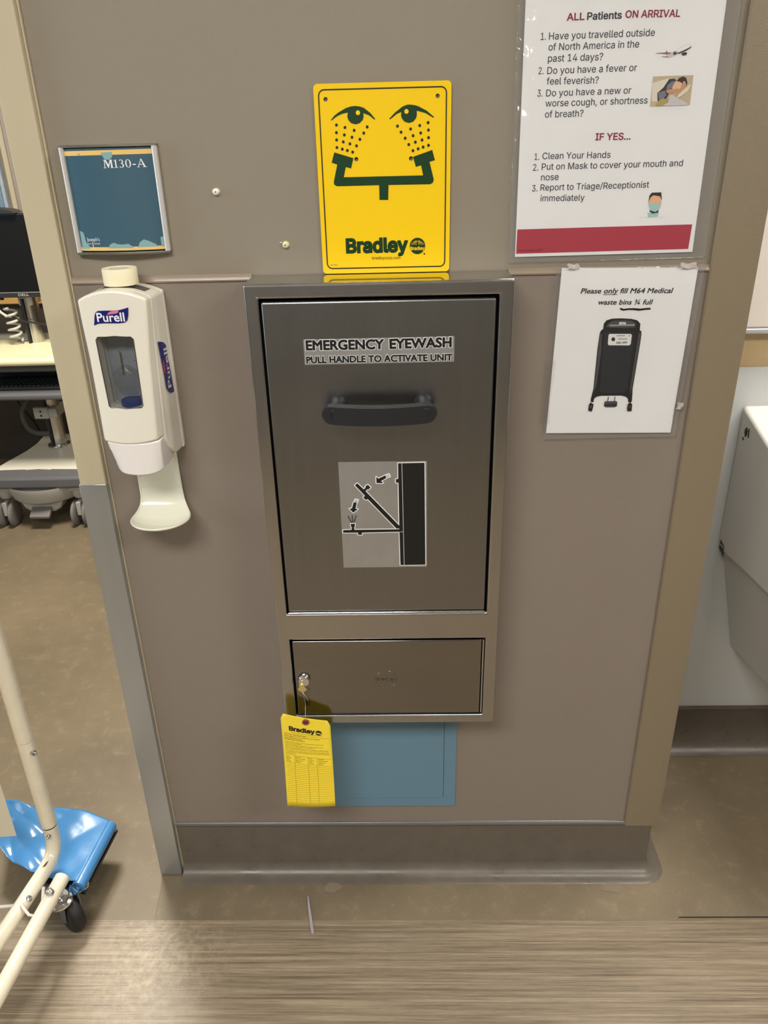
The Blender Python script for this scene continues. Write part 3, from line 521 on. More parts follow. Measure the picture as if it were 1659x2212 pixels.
D = {
 'poster_c': [[1.3,344.1],[278.8,335.3],[-0.3,0.9],[278.6,0.8],[-8.8,-6.7],[300.4,-1.2]],
 'poster_t': [["ALL", 59.2, 317.9, 24.0, 8.5, 0.5], ["Patients", 87.5, 317.9, 47.8, 8.6, 0.1], ["ON ARRIVAL", 140.7, 318.6, 75.9, 8.5, -0.8], ["IF YES...", 112.5, 164.1, 51.5, 9.1, -0.6], ["1.", 23.6, 295.5, 8.7, 8.7, -0.7], ["Have you travelled outside", 35.3, 295.5, 148.9, 8.7, -0.0], ["of North America in the", 35.4, 282.1, 128.3, 8.7, -0.0], ["past 14 days?", 35.6, 268.0, 78.2, 8.9, -0.1], ["2.", 22.8, 253.0, 8.8, 8.7, -0.7], ["Do you have a fever or", 35.4, 252.8, 128.3, 8.8, 0.0], ["feel feverish?", 35.3, 239.3, 74.9, 8.8, -0.5], ["3.", 22.8, 224.3, 9.1, 8.8, -0.6], ["Do you have a new or", 35.5, 224.1, 123.2, 8.8, 0.1], ["worse cough, or shortness", 35.3, 210.9, 148.6, 8.9, -0.1], ["of breath?", 35.5, 196.5, 56.2, 8.9, -0.2], ["1.", 23.1, 139.9, 8.7, 8.8, -0.7], ["Clean Your Hands", 35.0, 140.6, 101.9, 8.9, -0.6], ["2.", 21.7, 125.1, 9.8, 9.0, 0.0], ["Put on Mask to cover your mouth and", 34.9, 125.7, 211.7, 8.9, -0.2], ["nose", 34.7, 111.0, 26.5, 9.1, 0.2], ["3.", 22.0, 95.8, 9.7, 9.0, 0.0], ["Report to Triage/Receptionist", 34.6, 96.6, 164.8, 8.9, -0.1], ["immediately", 35.5, 81.4, 67.3, 9.0, -0.7], ["IPAC January 2020", 6.1, 7.8, 36.6, 3.2, 0.8]],
 'poster_bar': [[2.0,41.3],[272.9,41.3],[271.7,4.9],[1.6,5.0]],
 'plane': [["grey",[[204.1,271.6],[210.4,273.6],[215.1,276.1],[222.6,280.2],[229.7,283.4],[234.6,284.0],[237.9,281.5],[237.7,279.7],[232.6,276.4],[222.1,272.8],[214.9,269.9],[209.1,268.1],[204.0,268.5]]],["white",[[216.1,276.2],[223.1,280.0],[229.7,283.0],[234.6,283.5],[237.2,281.5],[230.9,278.2],[221.3,274.5]]],["dark",[[237.7,279.7],[238.0,280.9],[230.0,277.3],[221.4,274.1],[219.1,272.4],[222.1,272.5],[232.6,276.4]]],["mauve",[[187.0,273.6],[191.1,274.4],[203.2,274.6],[210.8,274.5],[208.5,272.7],[203.5,272.2],[197.9,273.1],[191.2,273.6]]],["red",[[202.4,274.9],[203.3,277.1],[204.8,274.8],[204.1,271.6]]],["dark",[[213.3,274.4],[214.9,275.4],[216.6,274.0],[219.6,274.2],[216.7,271.6],[213.7,271.3]]],["dark",[[224.7,272.2],[226.5,273.7],[231.5,274.0],[232.9,272.6],[231.9,270.7],[228.5,269.9],[225.9,270.7]]],["mauve",[[195.8,269.5],[199.8,269.8],[205.8,269.7],[207.0,268.8],[201.9,268.9]]]],
 'sick': [["cream",[[188.2,245.1],[245.9,245.0],[246.1,206.8],[188.3,206.3]]],["cream2",[[188.1,236.8],[206.4,241.2],[213.4,242.3],[204.7,230.4],[196.9,223.3],[198.2,212.3],[189.8,213.5]]],["navy",[[211.5,241.0],[219.7,241.3],[222.7,238.0],[219.0,230.9],[216.3,228.2],[210.7,215.6],[198.6,213.2],[196.8,223.8],[204.7,230.4]]],["slate",[[210.4,233.9],[216.1,237.8],[221.1,238.1],[217.2,229.1],[209.1,228.0]]],["hair",[[222.7,238.0],[225.7,242.0],[231.6,243.8],[235.9,241.7],[238.6,235.3],[236.9,230.8],[231.2,235.0]]],["skin",[[221.1,238.1],[226.3,237.4],[230.6,235.5],[230.4,229.6],[226.7,227.0],[219.9,227.7],[217.2,229.1],[218.6,233.6]]],["skin2",[[231.9,237.3],[233.9,238.1],[236.3,235.3],[237.0,230.3],[235.4,227.2],[230.3,223.2],[225.6,219.7],[223.7,222.1],[227.8,226.1],[231.3,231.0]]],["skin2",[[208.3,226.6],[213.2,228.3],[220.0,227.2],[226.4,229.3],[226.9,227.4],[221.0,223.5],[216.1,221.8],[210.7,223.4]]],["cream2",[[242.2,233.3],[243.7,233.1],[240.3,224.8],[231.4,218.6],[225.6,216.1],[226.6,220.2],[233.0,225.9]]],["grey",[[214.2,220.1],[218.2,221.3],[223.8,217.5],[235.8,212.5],[242.6,208.2],[240.8,206.6],[205.6,206.8],[213.9,210.9]]],["slate",[[197.3,224.2],[207.2,226.7],[210.1,220.2],[206.4,216.6],[200.6,213.6]]],["olive",[[201.5,215.0],[206.4,216.6],[213.4,214.6],[211.2,211.4],[205.6,206.8],[195.7,207.3]]]],
 'nurse': [["white",[[190.0,53.8],[196.2,57.7],[205.4,64.0],[219.0,64.0],[228.5,57.4],[233.0,53.1]]],["mint",[[202.9,53.5],[201.4,60.6],[211.0,58.6],[219.4,60.7],[217.8,53.8]]],["skin",[[201.4,81.5],[204.0,86.0],[216.3,86.1],[220.6,80.9],[221.3,71.7],[218.9,64.7],[210.5,62.6],[203.8,67.5],[200.8,75.7]]],["hair",[[201.6,75.7],[201.7,84.9],[204.9,89.0],[219.1,89.0],[221.6,77.4],[217.9,83.3],[207.8,85.2],[203.8,82.1]]],["mint",[[201.4,72.9],[211.7,73.5],[220.6,73.3],[220.0,65.9],[213.2,60.9],[205.4,64.0]]],["dark",[[204.2,64.0],[213.2,60.9],[218.3,64.1],[217.8,60.1],[209.8,58.7],[205.3,61.1]]]],
 'paper_c': [[5.0,278.0],[219.8,279.2],[3.1,0.5],[219.1,2.1],[-2.5,278.7],[226.4,280.8],[-0.1,-10.5],[228.2,-4.2]],
 'paper_t': [["Please only fill M64 Medical", 37.9, 239.3, 147.6, 7.9, 0.3], ["waste bins \u00be full", 68.2, 221.7, 87.4, 7.7, 0.1]],
 'paper_s': [["k",[[74.2,237.9],[97.0,238.2],[97.1,237.4],[74.3,237.1]]],["k",[[103.4,215.8],[106.0,216.3],[110.0,214.7],[116.9,215.8],[127.7,216.0],[137.1,215.2],[147.2,216.3],[153.7,216.5],[153.5,213.6],[145.5,213.1],[134.8,211.7],[126.0,212.8],[117.3,213.0],[109.9,211.7],[105.3,213.1]]]],
 'bin': [["c",[[80.8,182.1],[80.8,190.9],[84.6,196.3],[93.0,199.1],[108.2,199.6],[124.6,198.7],[134.8,196.3],[140.4,190.9],[140.9,179.9],[143.8,178.8],[144.7,172.2],[144.7,160.0],[142.7,81.0],[144.4,59.7],[142.6,56.1],[138.5,57.3],[137.1,63.2],[133.2,66.8],[125.0,68.9],[90.8,68.5],[83.0,66.7],[79.5,63.1],[79.0,57.2],[74.4,57.4],[73.9,61.9],[76.3,80.9],[75.3,148.7],[76.1,175.5],[77.7,179.9]]],["m",[[87.5,189.8],[93.4,195.2],[108.6,196.5],[125.0,195.8],[133.3,190.9],[132.0,184.9],[114.6,183.8],[92.6,184.3],[84.7,186.0]]],["l",[[89.2,189.2],[131.2,190.3],[131.1,187.4],[91.2,186.7]]],["m",[[76.7,174.4],[80.0,174.4],[81.9,144.2],[80.7,86.8],[77.2,72.6],[77.1,89.1]]],["m",[[139.5,177.7],[143.8,174.4],[143.5,148.8],[141.4,82.1],[140.1,70.3],[138.0,82.1],[139.0,133.0]]],["d",[[82.4,177.7],[131.8,177.7],[133.8,155.5],[133.5,82.1],[128.9,73.9],[92.5,73.2],[87.1,76.2],[86.4,91.4]]],["w",[[92.2,174.2],[126.8,174.2],[128.9,172.2],[129.1,157.2],[126.6,155.1],[93.4,155.3],[91.3,157.2],[90.6,172.2]]],["d",[[96.0,165.5],[97.3,168.3],[100.0,168.9],[102.3,166.1],[101.9,162.7],[99.2,162.0],[96.8,163.3]]],["l",[[103.8,172.0],[117.7,172.2],[117.8,170.6],[104.0,170.4]]],["l",[[107.1,166.6],[122.3,166.9],[122.3,165.3],[107.3,165.1]]],["l",[[104.8,161.1],[112.0,161.3],[114.0,158.3],[105.2,158.0]]],["l",[[115.0,161.6],[122.4,161.9],[122.8,158.8],[114.8,158.4]]],["d",[[123.4,170.9],[125.4,172.4],[126.2,170.5]]],["w",[[105.4,193.6],[116.4,193.6],[116.5,189.8],[105.6,189.6]]],["d",[[106.8,193.1],[111.5,190.9],[115.5,193.3],[115.6,192.7],[111.6,190.1],[106.9,192.5]]],["c",[[102.9,67.3],[104.1,67.3],[103.0,59.0],[101.9,59.0]]],["c",[[113.7,67.7],[114.9,67.7],[115.0,59.0],[113.9,59.0]]],["m",[[97.7,59.0],[117.0,59.6],[119.3,57.8],[119.5,50.6],[116.1,48.6],[100.0,48.8],[97.4,51.2]]],["d",[[97.7,53.6],[119.0,54.8],[118.7,50.6],[98.7,50.6]]],["c",[[73.8,57.2],[76.9,55.4],[79.4,53.6],[79.1,48.8],[77.9,40.9],[76.2,40.9],[72.6,42.1],[71.4,42.7],[71.5,52.4]]],["c",[[139.2,56.1],[142.5,56.7],[145.2,53.7],[145.7,41.7],[138.8,41.4],[137.2,47.1],[137.8,53.7]]],["m",[[72.8,51.2],[77.0,51.8],[76.6,47.6],[73.3,47.0]]],["m",[[139.3,51.3],[143.3,51.3],[143.5,47.7],[139.7,47.7]]]],
 'sign_c': [[0.1,264.1],[202.0,264.6],[-0.1,-0.6],[201.5,0.4],[6.8,257.2],[195.8,257.5],[5.9,2.4],[193.7,4.4]],
 'sign_eyes': [[[23.7,217.0],[29.0,222.5],[35.5,226.8],[46.8,232.3],[54.7,234.2],[60.2,234.6],[67.2,233.8],[73.4,231.7],[82.6,224.8],[89.7,216.6],[88.3,215.8],[80.9,221.6],[71.9,225.0],[72.5,220.1],[71.0,215.9],[66.4,211.8],[60.0,210.3],[53.5,212.1],[49.6,216.4],[48.3,220.7],[49.2,226.2],[41.7,225.0],[33.7,222.1],[24.8,216.3]],[[110.3,216.7],[118.6,224.4],[129.7,232.0],[136.0,234.3],[139.9,234.6],[146.9,233.9],[153.1,232.2],[165.6,226.1],[176.6,217.5],[175.3,216.4],[164.0,222.9],[151.0,226.3],[151.2,220.4],[149.9,216.3],[146.0,212.1],[139.3,210.3],[132.6,212.4],[128.9,216.7],[127.8,220.5],[128.3,225.1],[121.7,222.9],[111.6,215.7]]],
 'sign_hl': [[64.2,225.6],[135.9,225.7]],
 'sign_dots': [[31.6,210.1],[44.2,206.5],[57.7,202.4],[77.3,206.5],[31.1,200.0],[42.8,196.6],[71.9,198.4],[54.1,193.2],[30.9,190.1],[40.8,187.2],[65.8,190.1],[50.6,184.4],[30.9,179.8],[38.9,177.4],[46.4,175.4],[54.3,173.0],[60.4,181.4],[122.4,206.6],[141.8,202.3],[155.4,206.6],[167.8,210.1],[127.5,198.4],[168.3,200.2],[145.4,193.2],[156.8,196.6],[133.6,190.1],[148.8,184.4],[158.8,187.1],[168.5,190.1],[138.9,181.4],[145.1,172.9],[152.9,175.3],[160.4,177.5],[168.5,179.7]],
 'sign_ft': [[26.6,173.3],[55.1,164.7],[51.0,150.5],[43.0,152.8],[39.4,138.5],[160.4,138.5],[157.3,152.5],[149.3,150.6],[145.2,164.5],[174.1,173.3],[178.2,159.1],[170.0,157.1],[176.6,132.5],[175.5,128.1],[171.4,125.8],[107.3,126.1],[106.5,104.8],[93.1,105.1],[93.1,126.2],[28.3,126.0],[24.3,128.3],[23.7,132.1],[30.2,156.4],[21.8,159.3]],
 'sign_holes': [[17.3,244.2],[181.8,244.9],[59.5,163.1],[142.1,162.2]],
 'sign_t': [["Bradley", 39.6, 28.4, 95.2, 20.0, 0.1], ["bradleycorp.com", 79.1, 17.1, 44.8, 4.5, -0.5], ["114-051", 11.9, 9.0, 11.2, 2.1, -1.0], ["Bradley", 140.4, 30.2, 21.8, 4.8, 0.3]],
 'sign_globe': [[151.3,36.1],[164.0,35.8],[151.3,48.8],[162.2,24.0]],
 'lab_c': [[-0.6,39.4],[236.4,40.5],[-0.1,0.3],[235.9,1.3]],
 'lab_t': [["EMERGENCY", 4.4, 24.1, 120.8, 14.3, -0.4], ["EYEWASH", 135.5, 23.4, 95.3, 14.2, 0.4], ["PULL HANDLE TO ACTIVATE UNIT", 3.3, 3.2, 229.0, 9.9, -0.2]],
 'dia_c': [[0.0,203.1],[147.9,203.5],[2.0,0.6],[149.3,1.5]],
 'dia_k': [[[100.7,200.2],[144.8,200.5],[146.4,5.0],[102.1,4.7],[101.2,70.8],[100.9,164.9],[96.5,164.9],[96.6,171.5],[100.6,171.9]],[[2.9,76.1],[17.8,76.5],[18.4,81.6],[16.7,83.4],[16.9,88.2],[24.0,88.5],[23.8,83.3],[22.3,81.6],[22.8,76.4],[100.6,76.4],[100.6,71.4],[35.8,70.9],[35.6,66.5],[28.9,66.6],[28.8,70.9],[2.9,71.0]],[[31.2,164.8],[41.7,153.3],[45.3,156.9],[44.3,158.4],[48.8,161.9],[53.4,156.7],[49.3,152.9],[47.8,153.8],[44.5,150.0],[101.1,83.4],[101.0,78.0],[96.2,77.7],[47.7,135.4],[44.5,133.4],[40.3,138.4],[43.5,141.2],[26.9,161.3]],[[63.5,164.9],[63.6,176.2],[67.1,172.8],[79.2,178.8],[80.3,173.7],[71.7,168.7],[74.7,164.4]],[[22.0,109.7],[15.6,117.6],[20.2,117.7],[23.3,129.3],[28.8,128.5],[26.0,117.1],[30.2,116.4]]],
 'dia_w': [[[78.1,178.2],[84.9,181.1],[86.9,176.2],[79.2,173.1]],[[23.8,128.2],[26.2,134.9],[31.4,133.9],[29.0,127.5]]],
 'dia_s': [[[81.0,179.0],[82.4,174.0]],[[82.8,179.8],[84.0,175.1]],[[84.6,180.6],[85.8,175.8]],[[25.6,134.0],[30.8,132.9]],[[25.1,132.0],[30.1,131.0]],[[24.5,130.1],[29.4,129.3]]],
 'dia_l': [[[107.1,200.1],[108.7,4.8]],[[102.5,71.4],[107.3,71.3]]],
 'dia_d': [[13.2,101.7],[14.8,98.4],[16.3,95.0],[17.9,91.8],[20.0,103.3],[20.2,99.5],[20.4,95.7],[20.4,92.1],[26.4,102.6],[25.2,99.0],[24.1,95.5],[23.2,92.1]],
 'plq_c': [[-65.0,74.7],[68.7,74.3],[-65.7,-74.9],[69.1,-73.6]],
 'plq_t': [["M130-A", -7.1, 46.3, 64.7, 11.3, 0.4], ["Joseph's", -54.4, -58.3, 21.5, 5.2, 0.0], ["care", -55.3, -63.4, 7.1, 2.6, 0.8], ["Hamilton", -43.5, -63.3, 10.6, 2.6, 1.1]],
 'plq_y': [[[-65.7,71.5],[68.1,72.5],[67.7,67.7],[-66.0,67.1]],[[-64.9,-69.9],[68.9,-68.9],[68.9,-73.6],[-65.0,-74.6]]],
 'plq_g': [[[-64.4,-42.8],[-58.7,-45.2],[-57.1,-53.4],[-56.6,-60.4],[-51.6,-66.4],[-51.6,-69.7],[-64.9,-69.9]],[[-20.4,-69.4],[-17.5,-63.6],[-10.8,-60.8],[-5.0,-63.2],[2.3,-64.0],[12.4,-63.0],[19.1,-67.9],[20.0,-69.6]],[[26.4,-68.6],[30.1,-61.1],[36.9,-57.1],[45.1,-60.2],[54.3,-65.1],[57.4,-68.7]],[[61.9,-55.3],[66.5,-53.4],[68.3,-58.4],[68.6,-68.7],[61.8,-68.8]],[[-8.4,67.6],[8.9,68.3],[8.3,61.3],[2.8,57.2],[-4.1,58.4]],[[-45.2,67.0],[-40.5,67.0],[-43.0,63.3]]],
 'pu_flag': [[-31.7,-3.2],[-28.0,12.2],[-25.8,16.6],[-21.7,18.9],[-11.0,19.3],[2.3,19.1],[11.4,19.7],[20.7,21.9],[25.6,23.2],[23.6,11.2],[21.1,4.1],[16.6,0.9],[8.0,-0.0],[-14.4,0.4],[-24.7,-0.2],[-29.5,-2.1]],
 'pu_sw': [[-8.2,13.0],[-6.0,16.2],[-1.1,18.3],[6.8,19.0],[10.6,20.5],[9.5,16.4],[6.0,14.6],[-1.9,14.1]],
 'pu_t': ["Purell", -24.7, 2.8, 42.1, 14.0, -0.8],
 'pu_side': [[-74.9,1282.4],[-52.0,1276.2],[-38.0,1268.6],[-27.7,1187.8],[-58.5,1196.5],[-66.7,1203.6],[-45.6,1202.9],[-31.6,1263.3]],
 'tag_t': [["Bradley", 16.1, 83.5, 50.6, 4.4], ["P.O. Box 309, Menomonee Falls, WI 53052-0309", 18.1, 81.2, 62.6, 0.7], ["TEST THIS UNIT EACH WEEK", 4.5, 78.3, 44.1, 0.8], ["DIESES GERAT IST WOCHENTLICH ZU PRUFEN.", 4.2, 76.5, 72.6, 0.8], ["ESSAI HEBDOMADAIRE", 4.2, 74.6, 36.0, 0.8], ["PRUEBA SEMANALMENTE", 4.5, 72.9, 40.6, 0.8], ["Test records: please read and sign below. Report any", 4.6, 70.5, 78.9, 0.8], ["malfunction immediately.", 4.6, 69.0, 34.4, 0.8], ["Gerat wochentlich in Gebrauch setzen, Prufung sofort", 4.8, 67.4, 78.2, 0.8], ["unterschr. beglaubigen und melden.", 4.8, 65.9, 59.1, 0.8], ["Test a l'hebdomadaire doit etre fait, remplir et signer la fiche", 4.9, 64.1, 87.8, 0.8], ["s'il y a quelque chose de travers, le dire au gerant responsable", 4.9, 62.8, 87.6, 0.7], ["Esta prueba se hara cada semana; anote y firme inmediatamente", 4.8, 61.0, 88.4, 0.8], ["si no funciona la unidad debidamente, avise al jefe responsable", 4.8, 59.6, 90.5, 0.8], ["inmediatamente.", 4.7, 58.1, 20.8, 0.8], ["Date", 4.8, 54.5, 6.9, 1.0], ["Datum", 4.8, 52.7, 10.2, 1.0], ["Date", 4.8, 50.9, 7.0, 1.0], ["Fecha", 4.8, 49.1, 9.8, 1.0], ["Signed", 24.0, 54.4, 11.1, 1.0], ["Unterschrift", 24.1, 52.6, 19.4, 1.0], ["Signature", 24.1, 50.7, 15.3, 1.0], ["Firma", 24.1, 48.9, 9.3, 1.0], ["Date", 51.8, 54.1, 6.9, 1.0], ["Datum", 51.8, 52.2, 10.2, 1.0], ["Date", 51.8, 50.3, 7.0, 1.1], ["Fecha", 51.9, 48.5, 9.7, 1.0], ["Signed", 70.7, 53.5, 11.1, 1.0], ["Unterschrift", 70.7, 51.6, 19.5, 1.0], ["Signature", 70.8, 49.7, 15.2, 1.0], ["Firma", 70.8, 47.8, 9.3, 1.1]],
 'tag_v': [[[22.4,56.9],[20.7,4.4]],[[49.8,56.4],[48.8,4.4]],[[68.2,55.8],[67.5,4.6]]],
 'tag_h': [[[3.9,80.3],[96.1,78.6]],[[4.5,56.9],[96.1,54.4]],[[4.6,48.2],[96.7,46.3]]],
 'tag_r': [[49.5,95.8],[57.2,96.3],[75.2,84.8],[81.9,84.7]],
 'tag_cut': [[-0.5,96.4],[5.8,100.4],[95.2,99.6],[99.3,94.5]],
 'tag_end': [[2.9,3.7],[96.4,3.8]]}

# ------------------------------------------------------------------ room shell
struct(MB().box(-4.2, 3.2, -.135, 3.2, -.06, 0).build('floor', 'floor', smooth=0))
struct(MB().box(-4.2, 3.2, -3.0, -.1355, -.06, .0006).build('floor', 'woodfloor', smooth=0))
struct(MB().box(-4.2, 3.2, -3.0, 3.2, 2.7, 2.76).build('ceiling', 'ceiling', smooth=0))
struct(MB().box(-4.2, 3.2, -3.1, -3.0, 0, 2.7).build('wall_front', 'room_wall', smooth=0))
struct(MB().box(3.2, 3.3, -3.0, 3.2, 0, 2.7).build('wall_far_right', 'room_wall', smooth=0))
# left wall beyond the frame with a window opening in it
struct(plate('wall_far_left', [(-3.0, 0), (3.2, 0), (3.2, 2.7), (-3.0, 2.7)], [[(-1.6, 1.0), (-.2, 1.0), (-.2, 2.3), (-1.6, 2.3)]], .1, 'room_wall', None))
wl = bpy.data.objects['wall_far_left']; wl.rotation_euler = (0, 0, pi/2); wl.location = (-4.25, 0, 0)
wn = struct(MB().box(-4.3, -4.2, -1.6, -.2, 1.0, 1.04).box(-4.3, -4.2, -1.6, -.2, 2.26, 2.3).box(-4.3, -4.2, -1.6, -1.56, 1.0, 2.3).box(-4.3, -4.2, -.24, -.2, 1.0, 2.3).build('window_1', 'cream', smooth=0))
# the partition that carries the cabinet
wall = struct(MB().box(-.56, .565, 0, .12, 0, 2.7).build('wall_center', 'wall', smooth=0))
MB().box(-.527, .501, -.002, .0, .15, 1.364).build('panel', 'panel', wall, smooth=0)
sp = MB(); prof = [(-.001, 1.362), (-.005, 1.3625), (-.006, 1.365), (-.0045, 1.3685), (-.004, 1.3715), (-.002, 1.3728), (-.0005, 1.3735)]
sp.prism(prof, 'x', -.528, -.2308)
struct(sp.build('trim_1', 'strip', smooth=30))
sp = MB(); sp.prism(prof, 'x', .1815, .5005)
struct(sp.build('trim_2', 'strip', smooth=30))
# cream door frame on the left with a steel guard on its lower part
fr = struct(MB().box(-.576, -.5275, -.0165, .13, 0, 2.7).build('trim_3', 'cream', bevel=.0025))
MB().box(-.5772, -.5272, -.0185, .131, .004, 1.0135).build('steel_guard', 'guard_steel', fr, bevel=.001)['label'] = 'brushed steel guard plate on the lower door frame'
MB().box(-.5275, -.5245, -.006, .0, 0, 2.7).build('caulk_bead', 'cream', fr, bevel=.001)
# taupe corner guard on the right
cg = MB(); cg.prism([(.5005, 0), (.5005, -.006), (.503, -.0085), (.571, -.0085), (.5755, -.0065), (.577, -.002), (.577, .125), (.565, .125), (.565, 0)], 'z', .146, 2.7)
struct(cg.build('trim_4', 'trim_taupe', smooth=30))
# coved vinyl base, swept along the front and round the right-hand end
def cove_profile():
    p = [(.0005, .150), (.004, .150), (.004, .030)]
    for i in range(1, 9):
        a = pi-(pi/2)*i/8; p.append((.034+.030*math.cos(a), .032-.030*math.sin(a)))
    p += [(.042, .0012), (.044, .0004)]
    return p
def sweep(path_fn, prof, nseg):
    mb = MB(); vs = []; n = len(prof)
    for k in range(nseg): vs += [path_fn(k, o, z) for (o, z) in prof]
    mb.add(vs, [(k*n+j, k*n+j+1, (k+1)*n+j+1, (k+1)*n+j) for k in range(nseg-1) for j in range(n-1)])
    return mb
def basepath(k, o, z):
    xe = .563
    if k == 0: return (-.5245, -o, z)
    if k <= 7:
        a = (k-1)/6*pi/2; r = .006
        return (xe-r+(r+o)*math.sin(a) if k > 1 else xe-r, -(r+o)*math.cos(a)+r, z)
    return (xe+o, .39, z)
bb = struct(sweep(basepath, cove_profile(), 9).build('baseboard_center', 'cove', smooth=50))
cap = [(.0, .158), (.004, .1575), (.0072, .1545), (.0078, .1505), (.0065, .147), (.004, .1455)]
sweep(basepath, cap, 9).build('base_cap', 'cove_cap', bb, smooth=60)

# right-hand room
wr = struct(MB().box(.565, 3.2, .398, .5, 0, 2.7).build('wall_right', 'tan', smooth=0))
MB().box(.565, 3.2, .395, .398, .15, 1.0925).build('wall_sheet', 'white_wall', wr, smooth=0)
bp = [(.0, .152), (.006, .152), (.008, .146), (.004, .14), (.004, .03), (.012, .01), (.03, .001)]
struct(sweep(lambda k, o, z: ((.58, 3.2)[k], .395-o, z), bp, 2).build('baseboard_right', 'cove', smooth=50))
# left-hand room
wb = struct(MB().box(-4.2, .565, 2.7, 2.8, 0, 2.7).build('wall_back', 'cream', smooth=0))
MB().box(-4.2, .565, 2.69, 2.7, .0, .845).build('wall_wainscot', 'brown_wall', wb, smooth=0)
MB().box(-4.2, .565, 2.665, 2.69, .845, .925).build('wood_rail', 'wood', wb, bevel=.006)
struct(MB().box(.0, .1, .12, 2.7, 0, 2.7).build('wall_inner', 'brown_wall', smooth=0))
dc = struct(MB().box(-1.83, -1.795, 2.64, 2.7, 0.93, 2.3).build('trim_5', 'cream', bevel=.004))
MB().box(-1.795, -1.775, 2.62, 2.7, .93, 2.3).build('casing_bead', 'strip', dc, bevel=.004)
MB().box(-1.775, -1.742, 2.63, 2.7, .93, 2.3).build('casing_bead', 'cream', dc, bevel=.004)
MB().box(-1.742, -1.715, 2.66, 2.7, .93, 2.3).build('casing_bead', 'room_wall', dc, bevel=.002)
wn2 = struct(MB().box(-2.55, -1.86, 2.66, 2.695, 1.02, 2.2).build('window_2', 'cavity', bevel=.003))
MB().box(-2.52, -1.875, 2.652, 2.658, 1.05, 2.17).build('pane', 'teal', wn2)
# ceiling troffers
for k, (x, y, sx, sy) in enumerate([(-.60, -1.90, 1.2, .6), (1.95, -1.90, 1.2, .6), (-.98, 1.10, .6, .6), (.92, .04, .5, .5)]):
    t = empty('ceiling_light', (x, y, 2.7))
    tag(t, ['recessed ceiling light over the left of the corridor', 'recessed ceiling light over the right of the corridor', 'recessed ceiling light over the computer cart', 'small recessed ceiling light over the white wash basin'][k], 'ceiling light')
    MB().box(-sx/2-.03, sx/2+.03, -sy/2-.03, -sy/2, -.03, 0).box(-sx/2-.03, sx/2+.03, sy/2, sy/2+.03, -.03, 0).box(-sx/2-.03, -sx/2, -sy/2, sy/2, -.03, 0).box(sx/2, sx/2+.03, -sy/2, sy/2, -.03, 0).build('light_frame', 'board', t)
    MB().box(-sx/2, sx/2, -sy/2, sy/2, -.012, -.002).build('diffuser', 'lamp', t, smooth=0)

# ------------------------------------------------------------------ steel eyewash cabinet
X0, X1, ZB, ZT, YF = -.2305, .1812, .5195, 1.3700, -.088
cab = empty('eyewash_cabinet', (0, 0, 0))
tag(cab, 'stainless steel emergency eyewash cabinet hung on the wall below the yellow sign', 'cabinet')
MB().box(X0, X1, YF+.0062, -.0021, ZT-.0015, ZT).build('top_panel', 'steel_top', cab, bevel=.0012)
MB().box(X0, X0+.0015, YF+.0062, -.0021, ZB, ZT-.0015).box(X1-.0015, X1, YF+.0062, -.0021, ZB, ZT-.0015).box(X0, X1, YF+.0062, -.0021, ZB, ZB+.0015).build('body', 'steel_frame', cab, smooth=0)
MB().box(X0+.003, X1-.003, -.06, -.004, ZB+.003, ZT-.003).build('inner_box', 'dark', cab, smooth=0)
O1 = (-.2093, .1588, .7765, 1.3485); O2 = (-.2086, .1582, .5390, .7198)
q = lambda o: [(o[0], o[2]), (o[1], o[2]), (o[1], o[3]), (o[0], o[3])]
fr = plate('face_frame', [(X0, ZB), (X1, ZB), (X1, ZT), (X0, ZT)], [q(O1), q(O2)], .007, 'steel_frame', cab, YF+.0025)
md = fr.modifiers.new('bevel', 'BEVEL'); md.width = .0033; md.segments = 4; md.limit_method = 'ANGLE'
lip = MB()
for o in (O1, O2):
    lip.box(o[0]-.0016, o[0]-.0001, YF+.0062, -.061, o[2], o[3]).box(o[1]+.0001, o[1]+.0016, YF+.0062, -.061, o[2], o[3]).box(o[0], o[1], YF+.0062, -.061, o[2]-.0016, o[2]-.0001).box(o[0], o[1], YF+.0062, -.061, o[3]+.0001, o[3]+.0016)
lip.build('opening_lip', 'steel_frame', cab, smooth=0)
door = MB().box(-.2058, .1547, -.0885, -.066, .7820, 1.3435).build('door', 'steel', cab, bevel=.0034, seg=4)
drw = MB().box(-.2045, .1520, -.0885, -.066, .5440, .7165).build('access_door', 'steel_low', cab, bevel=.0022, seg=4)
hg = MB()
for k in range(15):
    a = -.2058+k*.3605/15; hg.cyl((a+.0004, -.0885, .7795), (a+.3605/15-.0004, -.0885, .7795), .0026, 12)
hg.build('piano_hinge', 'chrome', cab)
hg = MB(); hg.cyl((.1552, -.086, .5440), (.1552, -.086, .7165), .0019, 10); hg.build('side_hinge', 'wire', cab)
# handle
hb = MB()
def hbar(u, v, t):
    x = lerp(-.1175, .0635, u); e = min(1, min(u, 1-u)/.085); h = .0148*math.sqrt(max(0.02, 1-(1-e)**2))
    k = 1-(2*u-1)**2
    sag = -.0025*k
    return (x, lerp(-.1155, -.1330, v)-.009*k, 1.1765+sag+h*(2*t-1))
hb.cube_map(hbar, 36, 3, 6)
hd = hb.build('handle', 'handle', door, bevel=.003, seg=3, smooth=60)
for x in (-.0965, .0440):
    p = MB(); p.lathe((x, -.0886, 1.178), (0, -1, 0), [(0, 0), (.0165, 0), (.0150, .003), (.0125, .012), (.0128, .034), (0, .034)], 28)
    p.build('handle_post', 'handle', hd, smooth=45)
    c = MB(); c.lathe((x, -.1355, 1.1775), (0, -1, 0), [(.0085, 0), (.0085, .0008), (.0078, .0012), (.0074, .0006), (.0, .0006)], 28)
    c.build('handle_cap', 'handle2', hd, smooth=45)
